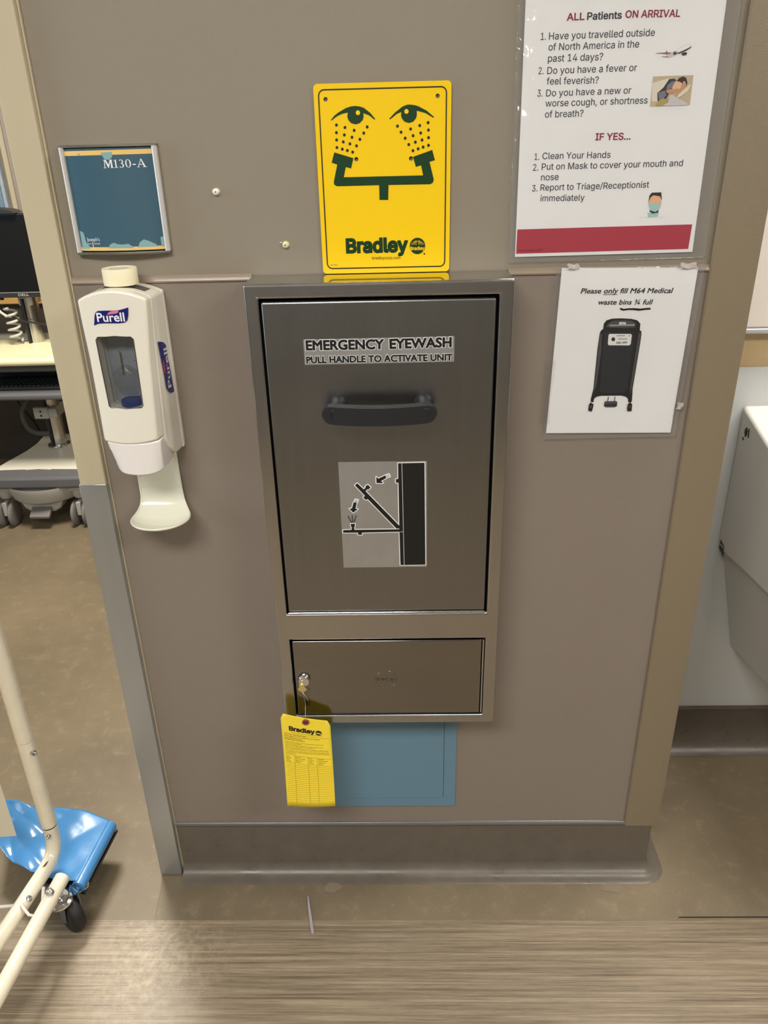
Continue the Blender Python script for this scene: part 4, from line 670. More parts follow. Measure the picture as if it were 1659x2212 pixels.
# lettering stickers on the door
st = MB().box(0, .2358, -.0003, .0003, 0, .0400).build('label_strip', 'sticker', door, smooth=0, loc=(-.1442, -.0888, 1.2451))
st.rotation_euler = (0, -math.radians(.24), 0)
def outline_text(parent, items, y, grow, b):
    for it in items:
        mb = MB(); mw = MB(); (t, x, z, wd, cap, a) = it
        text_to(mb, t, x/1000, z/1000, wd/1000, cap/1000, a, b, 0, y-.0004)
        text_to(mw, t, x/1000, z/1000, wd/1000, cap/1000, a, b+grow, 0, y)
        fwd(mw.build('letter_outline', 'white', parent, smooth=0)); fwd(mb.build('lettering', 'black', parent, smooth=0))
outline_text(st, D['lab_t'], -.0006, .045, .042)
dg_ = MB().box(0, .1485, -.0003, .0003, 0, .2025).build('diagram_sticker', 'sticker', door, smooth=0, loc=(-.0995, -.0888, .8755))
def sh(l): return [(p[0]/1000-.0005, p[1]/1000-.0005) for p in l]
wh = MB(); bk = MB()
for k, l in enumerate(D['dia_k']):
    wh.stroke(sh(l), .0030, -.0005, closed=True); bk.poly(sh(l), -.0008)
for l in D['dia_w']:
    wh.stroke(sh(l), .0028, -.0005, closed=True); wh.poly(sh(l), -.0006)
for l in D['dia_s']: bk.stroke(sh(l), .0006, -.0010, joints=False)
for p in D['dia_d']: x, z = sh([p])[0]; bk.disc(x, z, .00125, y=-.0010)
th = MB()
for l in D['dia_l']: th.stroke(sh(l), .0009, -.0012, joints=False)
fwd(wh.build('diagram_outline', 'white', dg_, smooth=0)); fwd(bk.build('diagram_print', 'black', dg_, smooth=0)); fwd(th.build('diagram_line', 'p_grey', dg_, smooth=0))
# lock and embossed round emblem on the lower door
lk = MB(); lk.lathe((-.1868, -.0885, .6290), (0, -1, 0), [(0, 0), (.0125, 0), (.0125, .004), (.0112, .0075), (.0098, .0095), (0, .0095)], 30); lk.build('lock', 'chrome', drw, smooth=35)
em = MB(); em.tube([(-.0285+.0205*math.cos(a), -.0885, .6265+.0205*math.sin(a)) for a in [2*pi*i/40 for i in range(40)]], .0005, 6, closed=True)
text_to(em, 'Bradley', -.0475, .6235, .038, .006, 0, .02, 0, -.0891, None, 'g')
em.build('embossed_emblem', 'steel_low', drw)

# key and inspection tag hanging from it
key = MB(); key.prism([(-.1910+.0055*math.cos(a)*1.0, .6225+.0040*math.sin(a)) for a in [2*pi*i/16 for i in range(16)]], 'y', -.0995, -.0975)
key.prism([(-.1925, .624), (-.1895, .624), (-.1860, .6200), (-.1828, .6160), (-.1820, .6125), (-.1838, .6095), (-.1870, .6078), (-.1890, .6050), (-.1915, .6050), (-.1935, .6078), (-.1970, .6090), (-.1990, .6120), (-.1985, .6155), (-.1955, .6195)], 'y', -.1000, -.0980)
key.box(-.1925, -.1875, -.0985, -.0975, .6200, .6330)
ko = key.build('key', 'brass', bevel=.0004); tag(ko, 'small brass key left in the lock of the steel cabinet', 'key')
tg = empty('inspection_tag', (-.19, -.11, .43))
tag(tg, 'yellow inspection tag with printed table hanging by wire from the cabinet key', 'tag')
TC = [Vector(p)-Vector((-.19, -.11, .43)) for p in ((-.2337, -.1205, .5735), (-.1402, -.1090, .5432), (-.2374, -.1250, .3352), (-.1388, -.1260, .3354))]  # TL TR BL BR
def tmap(u, v, off=0):
    u /= 100; v /= 100
    p = (TC[2]*(1-u)+TC[3]*u)*(1-v)+(TC[0]*(1-u)+TC[1]*u)*v
    return (p.x, p.y-off+.004*math.sin(pi*v)-.003*math.sin(pi*u), p.z)
tb = MB(); NU, NV = 12, 16
tb.grid(lambda u, v: tmap((lerp(5.5 if v > .975 else 0, 94.5 if v > .975 else 100, u)), 100*v), NU, NV)
rowv = [0, 6, 12, 20, 28, 36, 44, 52, 60, 68, 76, 84, 90, 94.5, 97, 99, 100]
tb = MB(); cut = lambda v: 0 if v <= 95 else (v-95)*1.1
tb.grid(lambda u, v: tmap(lerp(cut(rowv[round(v*NV)]), 100-cut(rowv[round(v*NV)]), u), rowv[round(v*NV)]), NU, NV)
tb.build('card', 'tag', tg, solid=.0004, smooth=60)
tls = [MB() for _ in range(15)]; trl = MB(); th4 = [MB() for _ in range(4)]
for k, (s, u, v, wd, cap) in enumerate(D['tag_t']):
    du = lambda a, b: tmap(a, b, .0006)
    (text_to(tls[k] if k < 15 else th4[(k-15)//4], s, u, v, wd, cap, 0, .040 if k == 0 else (.012 if k in (2, 3, 4, 5) else .0), 0, 0, du, 'g' if k == 0 else 'd'))
def tline(a, b, w_, mb):
    n = 8
    for i in range(n):
        p0 = (lerp(a[0], b[0], i/n), lerp(a[1], b[1], i/n)); p1 = (lerp(a[0], b[0], (i+1)/n), lerp(a[1], b[1], (i+1)/n))
        if abs(p1[0]-p0[0]) > abs(p1[1]-p0[1]): qd = [(p0[0], p0[1]-w_), (p1[0], p1[1]-w_), (p1[0], p1[1]+w_), (p0[0], p0[1]+w_)]
        else: qd = [(p0[0]-w_*2, p0[1]), (p0[0]+w_*2, p0[1]), (p1[0]+w_*2, p1[1]), (p1[0]-w_*2, p1[1])]
        mb.add([tmap(x, y, .0005) for x, y in qd], [(0, 1, 2, 3)])
for a, b in D['tag_v']+D['tag_h']: tline(a, b, .16, trl)
h0, h1 = D['tag_h'][2], D['tag_end']
for i in range(1, 22):
    t = i/21; tline((lerp(h0[0][0], h1[0][0], t), lerp(h0[0][1], h1[0][1], t)), (lerp(h0[1][0], h1[1][0], t), lerp(h0[1][1], h1[1][1], t)), .16, trl)
gb = MB(); n = 24; g0, g1 = D['tag_r'][2], D['tag_r'][3]
gb.add([tmap(g0[0]+6.6*math.cos(2*pi*i/n), g0[1]+2.7*math.sin(2*pi*i/n), .0007) for i in range(n)], [tuple(range(n))])
gw = MB(); gw.add([tmap(g0[0]+x, g0[1]+y, .0011) for x, y in ((-5.6, -.3), (-2, -.6), (2, -.9), (5.6, -1.2), (5.6, -.4), (2, .3), (-2, .5), (-5.6, .4))], [tuple(range(8))])
for nm, b_, mt in [('heading', tls[0], 'black')]+[('text_line', t, 'black') for t in tls[1:]]+[('table_rule', trl, 'tagline'), ('round_emblem', gb, 'black'), ('emblem_band', gw, 'tag')]:
    o = fwd(b_.build(nm, mt, tg, smooth=0))
    if nm == 'table_rule': o['kind'] = 'stuff'
for b_ in th4: fwd(b_.build('table_heading', 'black', tg, smooth=0))
e0 = D['tag_r'][0]
ec = Vector(tmap(e0[0]+1, e0[1]-.3, 0))
ey = MB(); ey.lathe(ec, (0, -1, 0), [(.0030, .0012), (.0036, .0018), (.0070, .0010), (.0073, .0), (.0030, -.001)], 24); ey.build('eyelet', 'eyelet', tg)
ey = MB(); ey.lathe(ec, (0, -1, 0), [(0, .0009), (.0031, .0009)], 20); ey.build('eyelet_hole', 'dark', tg)
o_ = Vector((-.19, -.11, .43))
wi = MB(); wi.tube([Vector((-.1905, -.0990, .6065))-o_, Vector((-.1885, -.1010, .5960))-o_, Vector((-.1862, -.104, .584))-o_, Vector((-.1860, -.1100, .575))-o_, ec+Vector((.0008, -.003, .014)), ec+Vector((0, -.0022, .0))], .00055, 8)
wi.tube([Vector((-.1900, -.1005, .6055))-o_, Vector((-.1850, -.103, .5990))-o_, Vector((-.1800, -.105, .590))-o_], .0006, 8)
wi.build('wire', 'wire', tg)

# ------------------------------------------------------------------ blue access door in the wall below the cabinet
ac = empty('wall_access_door', (0, 0, 0)); tag(ac, 'slate blue flush access door in the wall below the steel cabinet', 'access door')
MB().box(-.224, .1163, -.0048, -.0021, .2062, .5150).build('frame', 'blue_door', ac, bevel=.0008)
pl_ = MB(); pl_.prism(rrect(-.1985, .0890, .2324, .4950, .007), 'y', -.0058, -.0047); pl_.build('door_leaf', 'blue_door', ac, bevel=.0006)
ring = MB(); oo = rrect(-.1993, .0898, .2316, .4958, .0078); ii = rrect(-.1983, .0888, .2326, .4948, .0068); n = len(oo)
ring.add([(p[0], -.00485, p[1]) for p in oo]+[(p[0], -.00485, p[1]) for p in ii], [(i, (i+1) % n, n+(i+1) % n, n+i) for i in range(n)])
fwd(ring.build('joint_line', 'dark', ac, smooth=0))

# ------------------------------------------------------------------ yellow sign
sg = empty('eyewash_sign', (-.1149, -.004, 1.3745-.0035)); tag(sg, 'yellow eyewash sign with green eyes standing on top of the steel cabinet', 'sign')
W_, H_ = .2018, .2680
holes = [circ(p[0]/1000, p[1]/1000+.0035, .0031) for p in D['sign_holes']]
plate('sign_plate', rrect(0, W_, 0, H_, .006), holes, .0016, 'yellow', sg, 0)
def up(l): return [(p[0]/1000, p[1]/1000+.0035) for p in l]
b0 = rrect(.0064, .1955, .0070, .2610, .009); b1 = rrect(.0082, .1937, .0088, .2592, .0072); n = len(b0)
bd = MB(); bd.add([(p[0], -.0012, p[1]) for p in b0]+[(p[0], -.0012, p[1]) for p in b1], [(i, (i+1) % n, n+(i+1) % n, n+i) for i in range(n)])
fwd(bd.build('border_line', 'black', sg, smooth=0))
for k in (0, 1):
    e = MB(); e.poly(up(D['sign_eyes'][k]), -.0012); eo = fwd(e.build('eye_symbol', 'green', sg, smooth=0))
    x, z = up([D['sign_hl'][k]])[0]; h_ = MB(); h_.disc(x, z, .0032, y=-.0016); fwd(h_.build('eye_highlight', 'yellow', eo, smooth=0))
dd = MB()
for p in up(D['sign_dots']): dd.disc(p[0], p[1], .0021, .0022, y=-.0012)
fwd(dd.build('spray_dots', 'black', sg, smooth=0))['kind'] = 'stuff'
e = MB(); e.poly(up(D['sign_ft']), -.0012); fwd(e.build('fountain_symbol', 'green', sg, smooth=0))
T = [[t[0], t[1], t[2]+3.5]+t[3:] for t in D['sign_t']]
texts(sg, 'lettering', T[:1], 'green', -.0012, .042, 0, 'g')
for t in T[1:3]: texts(sg, 'small_lettering', [t], 'black', -.0012, .004, 0, 'g')
gx, gz = up([D['sign_globe'][0]])[0]
gl = MB(); gl.disc(gx, gz, .0122, .0124, y=-.0012, n=40); gl.disc(*up([D['sign_globe'][3]])[0], .0013, y=-.0012); go = fwd(gl.build('globe_emblem', 'green', sg, smooth=0))
gm = MB()
for k in range(-5, 6):
    xk = k*.0021
    for j in range(5):
        t0, t1 = .18+.15*j, .18+.15*j+.10
        P = lambda t: (gx+xk*math.sin(min(1, t)*pi/2)*.98, gz+.0095-.0085*t)
        if abs(k) != 0: gm.stroke([P(t0), P(t1)], .0006, -.0016, joints=False)
fwd(gm.build('globe_lines', 'yellow', go, smooth=0))
texts(go, 'globe_lettering', T[3:], 'yellow', -.0019, .03, 0, 'g')

# ------------------------------------------------------------------ posters on the right
po = empty('screening_poster', (.1911, -.0035, 1.3905), (0, -.0068, 0)); tag(po, 'large laminated patient screening poster with a red bar at the upper right', 'poster')
MB().box(0, .2790, -.0004, .0004, 0, .4318).build('sheet', 'paper', po, smooth=0)
T = D['poster_t']
for t in (T[0], T[2], T[3]): texts(po, 'heading', [t], 'maroon', -.0008, .018, 0, 'g')
texts(po, 'heading', [T[1]], 'ink', -.0008, .018, 0, 'g')
for t in T[4:-1]: texts(po, 'text_line', [t[:3]+[t[3]*(.82 if t[0][0] in '123' else 1)]+t[4:]], 'ink', -.0008, .003, 0, 'g')
prints(po, 'red_bar', [D['poster_bar']], 'rose', -.0008); texts(po, 'small_lettering', T[-1:], 'rose_dark', -.0011, 0, 0, 'g')
for nm, lst in (('aeroplane_picture', D['plane']), ('sick_person_picture', D['sick']), ('masked_nurse_picture', D['nurse'])):
    pe = None
    for k, (c, l) in enumerate(lst):
        o = prints(po if pe is None else pe, nm if pe is None else 'picture_patch', [l], 'p_'+c, -.0008-.00008*k)
        if pe is None: pe = o
fl = MB()
def lamf(u, v):
    e = max(0, 1-u/.30)**1.5*math.sin(pi*min(1, max(0, v-.12)/.88))
    wv = .0017*e*(math.sin(v*70+math.sin(u*31)*2)+.7*math.sin(u*55+v*41)+.5*math.sin(u*120-v*33))
    st_ = .0016*math.exp(-((u-.64+.05*v)/.018)**2)*max(0, math.sin(v*pi*1.6-.6))
    return (lerp(-.0100, .3000, u), -.0030-.0034*e-.0006*math.sin(u*9+v*4)*math.sin(pi*u)-.0004*math.sin(v*13+u*5)-wv-st_, lerp(-.0085, .4420, v))
fl.grid(lamf, 110, 140)
fl.build('laminate', 'film', po, smooth=60)
def edge_frame(name, par, o, i, y):
    mb = MB()
    for k in range(4):
        a0, a1, b0, b1 = o[k], o[(k+1) % 4], i[k], i[(k+1) % 4]
        mb.grid(lambda u, v: (lerp(lerp(a0[0], a1[0], u), lerp(b0[0], b1[0], u), v), y-.0006*math.sin(u*17+k)*math.sin(pi*v), lerp(lerp(a0[1], a1[1], u), lerp(b0[1], b1[1], u), v)), 24, 3)
    mb.build(name, 'edge', par, smooth=60)
    ed = MB(); ed.tube([(p[0], y, p[1]) for p in o], .0006, 6, closed=True); ed.build('film_rim', 'tape', par)
edge_frame('sealed_edge', po, [(-.010, -.0085), (.300, -.0085), (.300, .442), (-.010, .442)], [(0, 0), (.279, 0), (.279, .4318), (0, .4318)], -.0008)

pp = empty('waste_bin_notice', (.2565, -.0078, 1.0940), (0, .0193, 0)); tag(pp, 'white notice with a picture of a wheeled waste bin taped below the large poster', 'notice')
MB().add([(.0031, 0, .0005), (.2191, 0, .0021), (.2198, 0, .2792), (.0040, 0, .2790)], [(0, 1, 2, 3)]).build('sheet', 'paper', pp, smooth=0, solid=.0004)
for t in D['paper_t']: texts(pp, 'text_line', [t], 'black', -.0008, .016, .20)
for _, l in D['paper_s']: prints(pp, 'pen_mark', [l], 'black', -.0008)
pe = None
for k, (c, l) in enumerate(D['bin']):
    o = prints(pp if pe is None else pe, 'bin_picture' if pe is None else 'picture_patch', [l], 'b_'+c, -.0008-.00007*k)
    if pe is None: pe = o
fl = MB(); fl.grid(lambda u, v: (lerp(lerp(-.0015, .2275, u), lerp(-.0045, .2305, u), v), -.0034-.0006*math.sin(u*7+v*5), lerp(lerp(-.0105, -.0045, u), lerp(.2790, .2810, u), v)), 20, 24)
fl.build('plastic_sleeve', 'film2', pp, smooth=60)
edge_frame('sleeve_edge', pp, [(-.0015, -.0105), (.2280, -.0045), (.2305, .2810), (-.0045, .2790)], [(.0031, .0005), (.2191, .0021), (.2198, .2792), (.0040, .2790)], -.0010)
def tape_piece(x0, x1, z0, z1, mt, k):
    t = MB(); t.grid(lambda u, v: (lerp(x0, x1, u)+.0015*math.sin(v*5+k), -.0050-.0010*math.sin(u*6+k), lerp(z0, z1, v)+.0012*math.sin(u*8+k)), 6, 4)
    t.build('tape_strip', mt, pp, smooth=60)
tape_piece(.012, .030, .278, .2855, 'tape_white', 0); tape_piece(.190, .215, .279, .2870, 'tape_white', 1); tape_piece(.213, .229, .275, .288, 'tape', 2)
tape_piece(-.012, .006, .020, .130, 'tape', 3); tape_piece(.217, .233, .030, .165, 'tape', 4); tape_piece(.221, .231, .046, .058, 'tape_white', 5)

# ------------------------------------------------------------------ room plaque
pq = empty('room_plaque', (-.43, 0, 1.488)); tag(pq, 'curved teal room number plaque with silver side rails at the upper left', 'plaque')
def bulge(x): return -.0085-.0095*(1-(x/.068)**2)
ps = MB(); ps.cube_map(lambda u, v, t: (lerp(-.0675, .0675, u), lerp(-.0002, bulge(lerp(-.0675, .0675, u)), v), lerp(-.0735, .0735, t)), 28, 1, 10); ps.build('insert', 'teal', pq, smooth=30)
for s_ in (-1, 1):
    r_ = MB(); r_.tube([(s_*.0705, -.0085, -.0755), (s_*.0705, -.0085, .0755)], .0042, 14); r_.box(s_*.0705-.003, s_*.0705+.003, -.006, -.0002, -.0755, .0755); r_.build('side_rail', 'silver', pq)
for z0, z1 in ((-.0790, -.0750), (.0750, .0785)):
    c = MB(); c.cube_map(lambda u, v, t: (lerp(-.0745, .0745, u), lerp(-.0002, bulge(lerp(-.066, .066, u))-.0015, v), lerp(z0, z1, t)), 24, 1, 1); c.build('end_cap', 'silver_cap', pq, bevel=.0008, smooth=30)
def curved(name, polys, mt, off, par=pq):
    mb = MB()
    for p in polys: mb.poly(p, 0)
    bm = bmesh.new(); vs = [bm.verts.new(v) for v in mb.v]
    for f in mb.f: bm.faces.new([vs[i] for i in f])
    for c in [-.06+.01*i for i in range(13)]:
        bmesh.ops.bisect_plane(bm, geom=bm.verts[:]+bm.edges[:]+bm.faces[:], plane_co=(c, 0, 0), plane_no=(1, 0, 0))
    for v in bm.verts: v.co.y = bulge(v.co.x)-off
    me = bpy.data.meshes.new(name); bm.to_mesh(me); bm.free(); me.materials.append(M[mt])
    o = bpy.data.objects.new(name, me); COL.objects.link(o); o.parent = par; return fwd(o)
cl = lambda l: [(max(-.067, min(.067, p[0]/1000)), max(-.073, min(.073, p[1]/1000))) for p in l]
curved('gold_band', [[(-.0672, .0640), (.0672, .0645), (.0672, .0712), (-.0672, .0705)]], 'gold', .0003)
curved('gold_band', [[(-.0672, -.0728), (.0672, -.0728), (.0672, -.0675), (-.0672, -.0675)]], 'gold', .0003)
for l in D['plq_g']: curved('faded_patch', [cl(l)], 'tealpatch', .0004)
lt = MB()
def ell(cx, cz, rx, rz, tx, tz, a0=0, a1=360, n=28):
    for i in range(n):
        p = []
        for a, o in ((i, 0), (i+1, 0), (i+1, 1), (i, 1)):
            t = math.radians(a0+(a1-a0)*a/n); p.append((cx+(rx-o*tx)*math.cos(t), cz+(rz-o*tz)*math.sin(t)))
        yield p
tx0, tz0, tw, tc_ = [v/1000 for v in (D['plq_t'][0][1], D['plq_t'][0][2], D['plq_t'][0][3], D['plq_t'][0][4])]
S = tc_; G = []
def put(polys, ox): 
    for p in polys: G.append([(tx0+(ox+x)*tw/4.80, tz0+z*S) for x, z in p])
put([[(0, 0), (.34, 0), (.34, .05), (0, .05)], [(.12, .05), (.2, .05), (.24, .95), (.16, .95)], [(0.05, .95), (.36, .95), (.36, 1), (.05, 1)], [(.2, 1), (.38, 1), (.66, .22), (.58, .02), (.52, .02)], [(.52, .02), (.60, .02), (.92, 1), (.82, 1), (.55, .25)], [(.84, 1), (1.12, 1), (1.12, .95), (.84, .95)], [(.86, .05), (1.04, .05), (1.02, .95), (.86, .95)], [(.78, 0), (1.14, 0), (1.14, .05), (.78, .05)]], 0)
put([[(.16, .04), (.30, .04), (.30, 1), (.22, 1), (.16, .94)], [(.02, .82), (.22, 1), (.22, .92), (.02, .78)], [(.02, 0), (.44, 0), (.44, .05), (.02, .05)]], 1.2)
put(list(ell(.24, .74, .24, .26, .13, .05, -100, 150))+list(ell(.24, .28, .28, .28, .14, .05, -150, 100)), 1.78)
put(list(ell(.32, .5, .31, .51, .14, .05)), 2.46)
put([[(0, .30), (.36, .30), (.36, .42), (0, .42)]], 3.25)
put([[(0, 0), (.30, 0), (.30, .05), (0, .05)], [(.10, .05), (.17, .05), (.52, .98), (.46, .98)], [(.44, 1.04), (.54, 1.04), (.92, .05), (.74, .05)], [(.24, .30), (.66, .30), (.64, .37), (.27, .37)], [(.62, 0), (1.06, 0), (1.06, .05), (.62, .05)]], 3.70)
curved('room_number', G, 'white', .0006)
lt = MB()
for (s, x, z, wd, cap, a) in D['plq_t'][1:]: text_to(lt, s, x/1000, z/1000, wd/1000, cap/1000, a, .0, 0, 0)
lt.stroke([(-.0458, -.0600), (-.0450, -.0612), (-.0462, -.0632), (-.0448, -.0655), (-.0455, -.0672)], .0009, 0)
lt.v = [(v[0], bulge(v[0])-.0008, v[2]) for v in lt.v]
fwd(lt.build('small_lettering', 'white', pq, smooth=0))

# wall screws
for k, (x, z, lab) in enumerate([(-.2739, 1.4966, 'white capped wall screw between the teal plaque and the yellow sign'), (-.1722, 1.4166, 'brass wall screw just left of the bottom of the yellow sign')]):
    t = empty('wall_screw', (x, 0, z)); tag(t, lab, 'screw')
    a = MB(); a.lathe((0, 0, 0), (0, -1, 0), [(0, 0), (.0054, 0), (.0050, .003), (.0044, .004), (0, .004)], 20); a.build('wall_anchor', 'anchor', t)
    s_ = MB(); s_.lathe((-.0006, 0, .0004), (0, -1, 0), [(.0048, .004), (.0046, .0062), (.003, .0075), (0, .0078)], 20); so = s_.build('screw_head', 'screw' if k == 0 else 'anchor', t)
    s_ = MB(); s_.box(-.0018, .0010, -.0080, -.0070, -.0002, .0005).box(-.0007, -.0001, -.0080, -.0070, -.0013, .0016); s_.build('slot', 'black', so)
    if k: s_ = MB(); s_.cyl((-.0065, -.001, .003), (-.0085, -.004, .0036), .0008, 8); s_.build('anchor_tab', 'screw', t)

# ------------------------------------------------------------------ sanitiser dispenser
ds = empty('sanitizer_dispenser', (-.4335, -.0022, 1.08)); tag(ds, 'white wall mounted hand sanitizer dispenser with drip tray left of the steel cabinet', 'dispenser')
def dsp(u, v, t, z0, back=0.0):
    # u across, v back to front, t bottom to top
    d = lerp(back, .098, v)
    hb_ = .0555
    tt = t
    hf = interp([(0, .0432), (.3, .0447), (.6, .0468), (.85, .0508), (1, .0525)], min(1, max(0, tt))) if v > 0 else hb_
    sh_ = [(0, hb_), (.60, hb_), (.80, lerp(hb_, hf, .55)), (1, hf)]
    h = interp(sh_, v)
    xx = (2*u-1)
    x = xx*h
    zt = 1.350+.0145*(1-(xx*.98)**2)*1.0 - 1.08 + .004*v
    zb_ = z0+(.010*(v)**2 if 0 else 0)
    y = -d-(.004*(1-xx*xx) if v > .95 else 0)
    shift = .0020*(v if v > .75 else 0)
    lean = lerp(-.004, .004, tt)*v
    return (x+shift+lean, y, lerp(zb_, zt, t))
zb_front = 1.1275-1.08
body = MB()
def bodyf(u, v, t):
    # shell bottom curves up at the front edge like the photo: full height at the back
    x, y, z = dsp(u, v*.80, t, 0)
    b = .012*(1-abs(2*u-1)**4)*0
    z0 = interp([(0, .016), (.15, .002), (.55, 0.004), (.8, .018), (1, .045)], v)
    return (x, y, lerp(z0, dsp(u, v*.80, 1, 0)[2], t))
body.cube_map(bodyf, 16, 12, 16)
bo = body.build('body', 'white_plastic', ds, bevel=.004, seg=3, smooth=50)
bkp = MB(); bkp.cube_map(lambda u, v, t: ((2*u-1)*.0563, -.0130*v, lerp(.016-.014*min(1, v*3), dsp(u, .05, 1, 0)[2]+.0006, t)), 16, 3, 8); bkp.build('back_plate', 'white_plastic', ds, bevel=.002, smooth=50)
cov = MB()
def covf(u, v, t):
    vv = lerp(.74, 1.0, v); x, y, z = dsp(u, vv, t, zb_front)
    sag = -.006*(1-(2*u-1)**2)*(1-t)*1.0
    xx = x-.002-.004*t*0
    return (xx*1.005, y-.0012, lerp(zb_front, dsp(u, vv, 1, 0)[2], t)+sag)
cov.cube_map(covf, 20, 6, 20)
co = cov.build('front_cover', 'white_plastic', ds, bevel=.0035, seg=3, smooth=50)
# window cut through cover and body
WL, WR, WB, WT = -.4625+.4335, -.4055+.4335, 1.1835-1.08, 1.2985-1.08
win = [(WL+.001, WB+.004), (WL+.004, WB+.001), (.5*(WL+WR), WB-.0015), (WR-.004, WB+.001), (WR-.0015, WB+.004), (WR+.0005, WT-.004), (WR-.003, WT), (.5*(WL+WR), WT+.002), (WL+.002, WT), (WL-.001, WT-.004)]
def cut(o, poly, y0, y1):
    c = MB(); c.prism(poly, 'y', y0, y1); co_ = c.build('cutter', 'cavity', ds, smooth=0)
    bpy.context.view_layer.update()
    md = o.modifiers.new('b', 'BOOLEAN'); md.object = co_; md.operation = 'DIFFERENCE'; md.solver = 'EXACT'
    bake(o); bpy.data.objects.remove(co_)
    for mt in list(o.data.materials)[1:]: o.data.materials.pop(index=len(o.data.materials)-1)
cut(bo, win, -.14, -.064); cut(co, win, -.14, -.02)
cv = MB(); k_ = .0012
cv.box(WL-.0005, WR+.0005, -.0652, -.0636, WB-.001, WT+.002); cv.build('cavity_back', 'cavity', bo)
gk = MB(); gk.tube([(p[0], -.1002-.002*(1-((p[0]-.0)/.05)**2), p[1]) for p in win], .0009, 6, closed=True); gk.build('window_gasket', 'window_dark', co)
pn = MB(); pn.prism([(p[0]*1.0, p[1]) for p in win], 'y', -.1000, -.0990); pn.build('window_pane', 'smoke', co, smooth=0)
btl = MB(); btl.lathe((.0, -.070, WB+.004), (0, 0, 1), [(0, .012), (.012, .012), (.018, .020), (.0225, .034), (.0205, .048), (.012, .056), (.006, .060), (0, .060)], 26); btl.v = [(v[0], -.0655+(v[1]+.070)*.5-.012, v[2]) for v in btl.v]; btl.build('inner_bottle', 'tape', bo, smooth=60)
btl = MB(); btl.lathe((.003, -.0785, WB-.001), (0, 0, 1), [(0, 0), (.018, 0), (.0185, .008), (.016, .0105), (0, .0105)], 24); btl.build('bottle_cap', 'bluecap', bo, smooth=40)
btl = MB(); btl.cyl((-.010, -.070, WB+.05), (-.010, -.070, WB+.085), .0022, 8); btl.box(.010, .026, -.0665, -.0655, WB+.069, WB+.0702); btl.build('pump_rod', 'cart_lgrey', bo)
# push bar
pb = MB()
def pbf(u, v, t):
    xx = 2*u-1; h = lerp(.0375, .0445, t)*(1 if v > .5 else 1.06)
    x = xx*h+.0008+lerp(.001, -.001, t)
    y = lerp(-.030, -.0975-.004*(1-xx*xx)+.010*(abs(xx)**6)*(1-t), v)
    return (x, y, lerp(1.0655-1.08+.006*xx*xx*(1-v*0), 1.1265-1.08-.0045*(1-xx*xx), t))
pb.cube_map(pbf, 16, 6, 8); pb.build('push_bar', 'white_push', ds, bevel=.002, smooth=40)
# logo
off = (-.43+.4335, 0, 1.32-1.08)
def dl(name, polys, mt, k, par):
    mb = MB()
    for p in polys: mb.poly([(x/1000+off[0], z/1000+off[2]) for x, z in p], 0)
    bm = bmesh.new(); vs = [bm.verts.new(v) for v in mb.v]
    for f in mb.f: bm.faces.new([vs[i] for i in f])
    for c in [-.03+.008*i for i in range(9)]: bmesh.ops.bisect_plane(bm, geom=bm.verts[:]+bm.edges[:]+bm.faces[:], plane_co=(c, 0, 0), plane_no=(1, 0, 0))
    for v in bm.verts: v.co.y = -.1042-.0040*(1-((v.co.x-.004)/.052)**2)+.0042-k
    me = bpy.data.meshes.new(name); bm.to_mesh(me); bm.free(); me.materials.append(M[mt])
    o = bpy.data.objects.new(name, me); COL.objects.link(o); o.parent = par; return fwd(o)
lg = dl('logo_flag', [D['pu_flag']], 'navy', .0004, co)
dl('logo_swoosh', [D['pu_sw']], 'pink', .0007, lg)
lt = MB(); s, x, z, wd, cp, a = D['pu_t']; text_to(lt, s, x/1000+off[0], z/1000+off[2], wd/1000, cp/1000*.93, 0, .018, 0, 0)
lt.v = [(v[0], -.1042-.0040*(1-((v[0]-.004)/.052)**2)+.0042-.0007, v[2]) for v in lt.v]; fwd(lt.build('logo_lettering', 'white', lg, smooth=0))
# side logo, reading upwards
def sidex(y): return interp([(0, .0563), (.059, .0563), (.0785, .0530), (.098, .047)], -y)+.0014
def side_print(name, pts, mt, par, k):
    bm = bmesh.new(); vs = [bm.verts.new((0, y+.0022, z-1.08)) for y, z in pts]; bm.faces.new(vs)
    for c in (-.056, -.060, -.065, -.070, -.075): bmesh.ops.bisect_plane(bm, geom=bm.verts[:]+bm.edges[:]+bm.faces[:], plane_co=(0, c, 0), plane_no=(0, 1, 0))
    for v in bm.verts: v.co.x = sidex(v.co.y)+k
    me = bpy.data.meshes.new(name); bm.to_mesh(me); bm.free(); me.materials.append(M[mt]); o = bpy.data.objects.new(name, me); COL.objects.link(o); o.parent = par; return o
so = side_print('side_logo_flag', [(-.0720, 1.2824), (-.060, 1.2795), (-.048, 1.2755), (-.0385, 1.2690), (-.0360, 1.2450), (-.0310, 1.2050), (-.0300, 1.1878), (-.0460, 1.1905), (-.0560, 1.1955), (-.0640, 1.2036), (-.0655, 1.230)], 'navy', bo, 0)
lt = MB(); text_to(lt, 'Purell', 0, 0, .064, .0185, 0, .018, 0, 0)
lt.v = [(0, -.0415+v[0]*.06-v[2]+.0022, 1.2005-1.08+v[0]+v[2]*.12) for v in lt.v]; lt.v = [(sidex(v[1])+.0004, v[1], v[2]) for v in lt.v]; lt.build('side_logo_lettering', 'white', so, smooth=0)
side_print('side_logo_swoosh', [(-.0655, 1.231), (-.0630, 1.226), (-.0615, 1.238), (-.0625, 1.249), (-.0650, 1.252), (-.0670, 1.247)], 'rose', so, .0004)
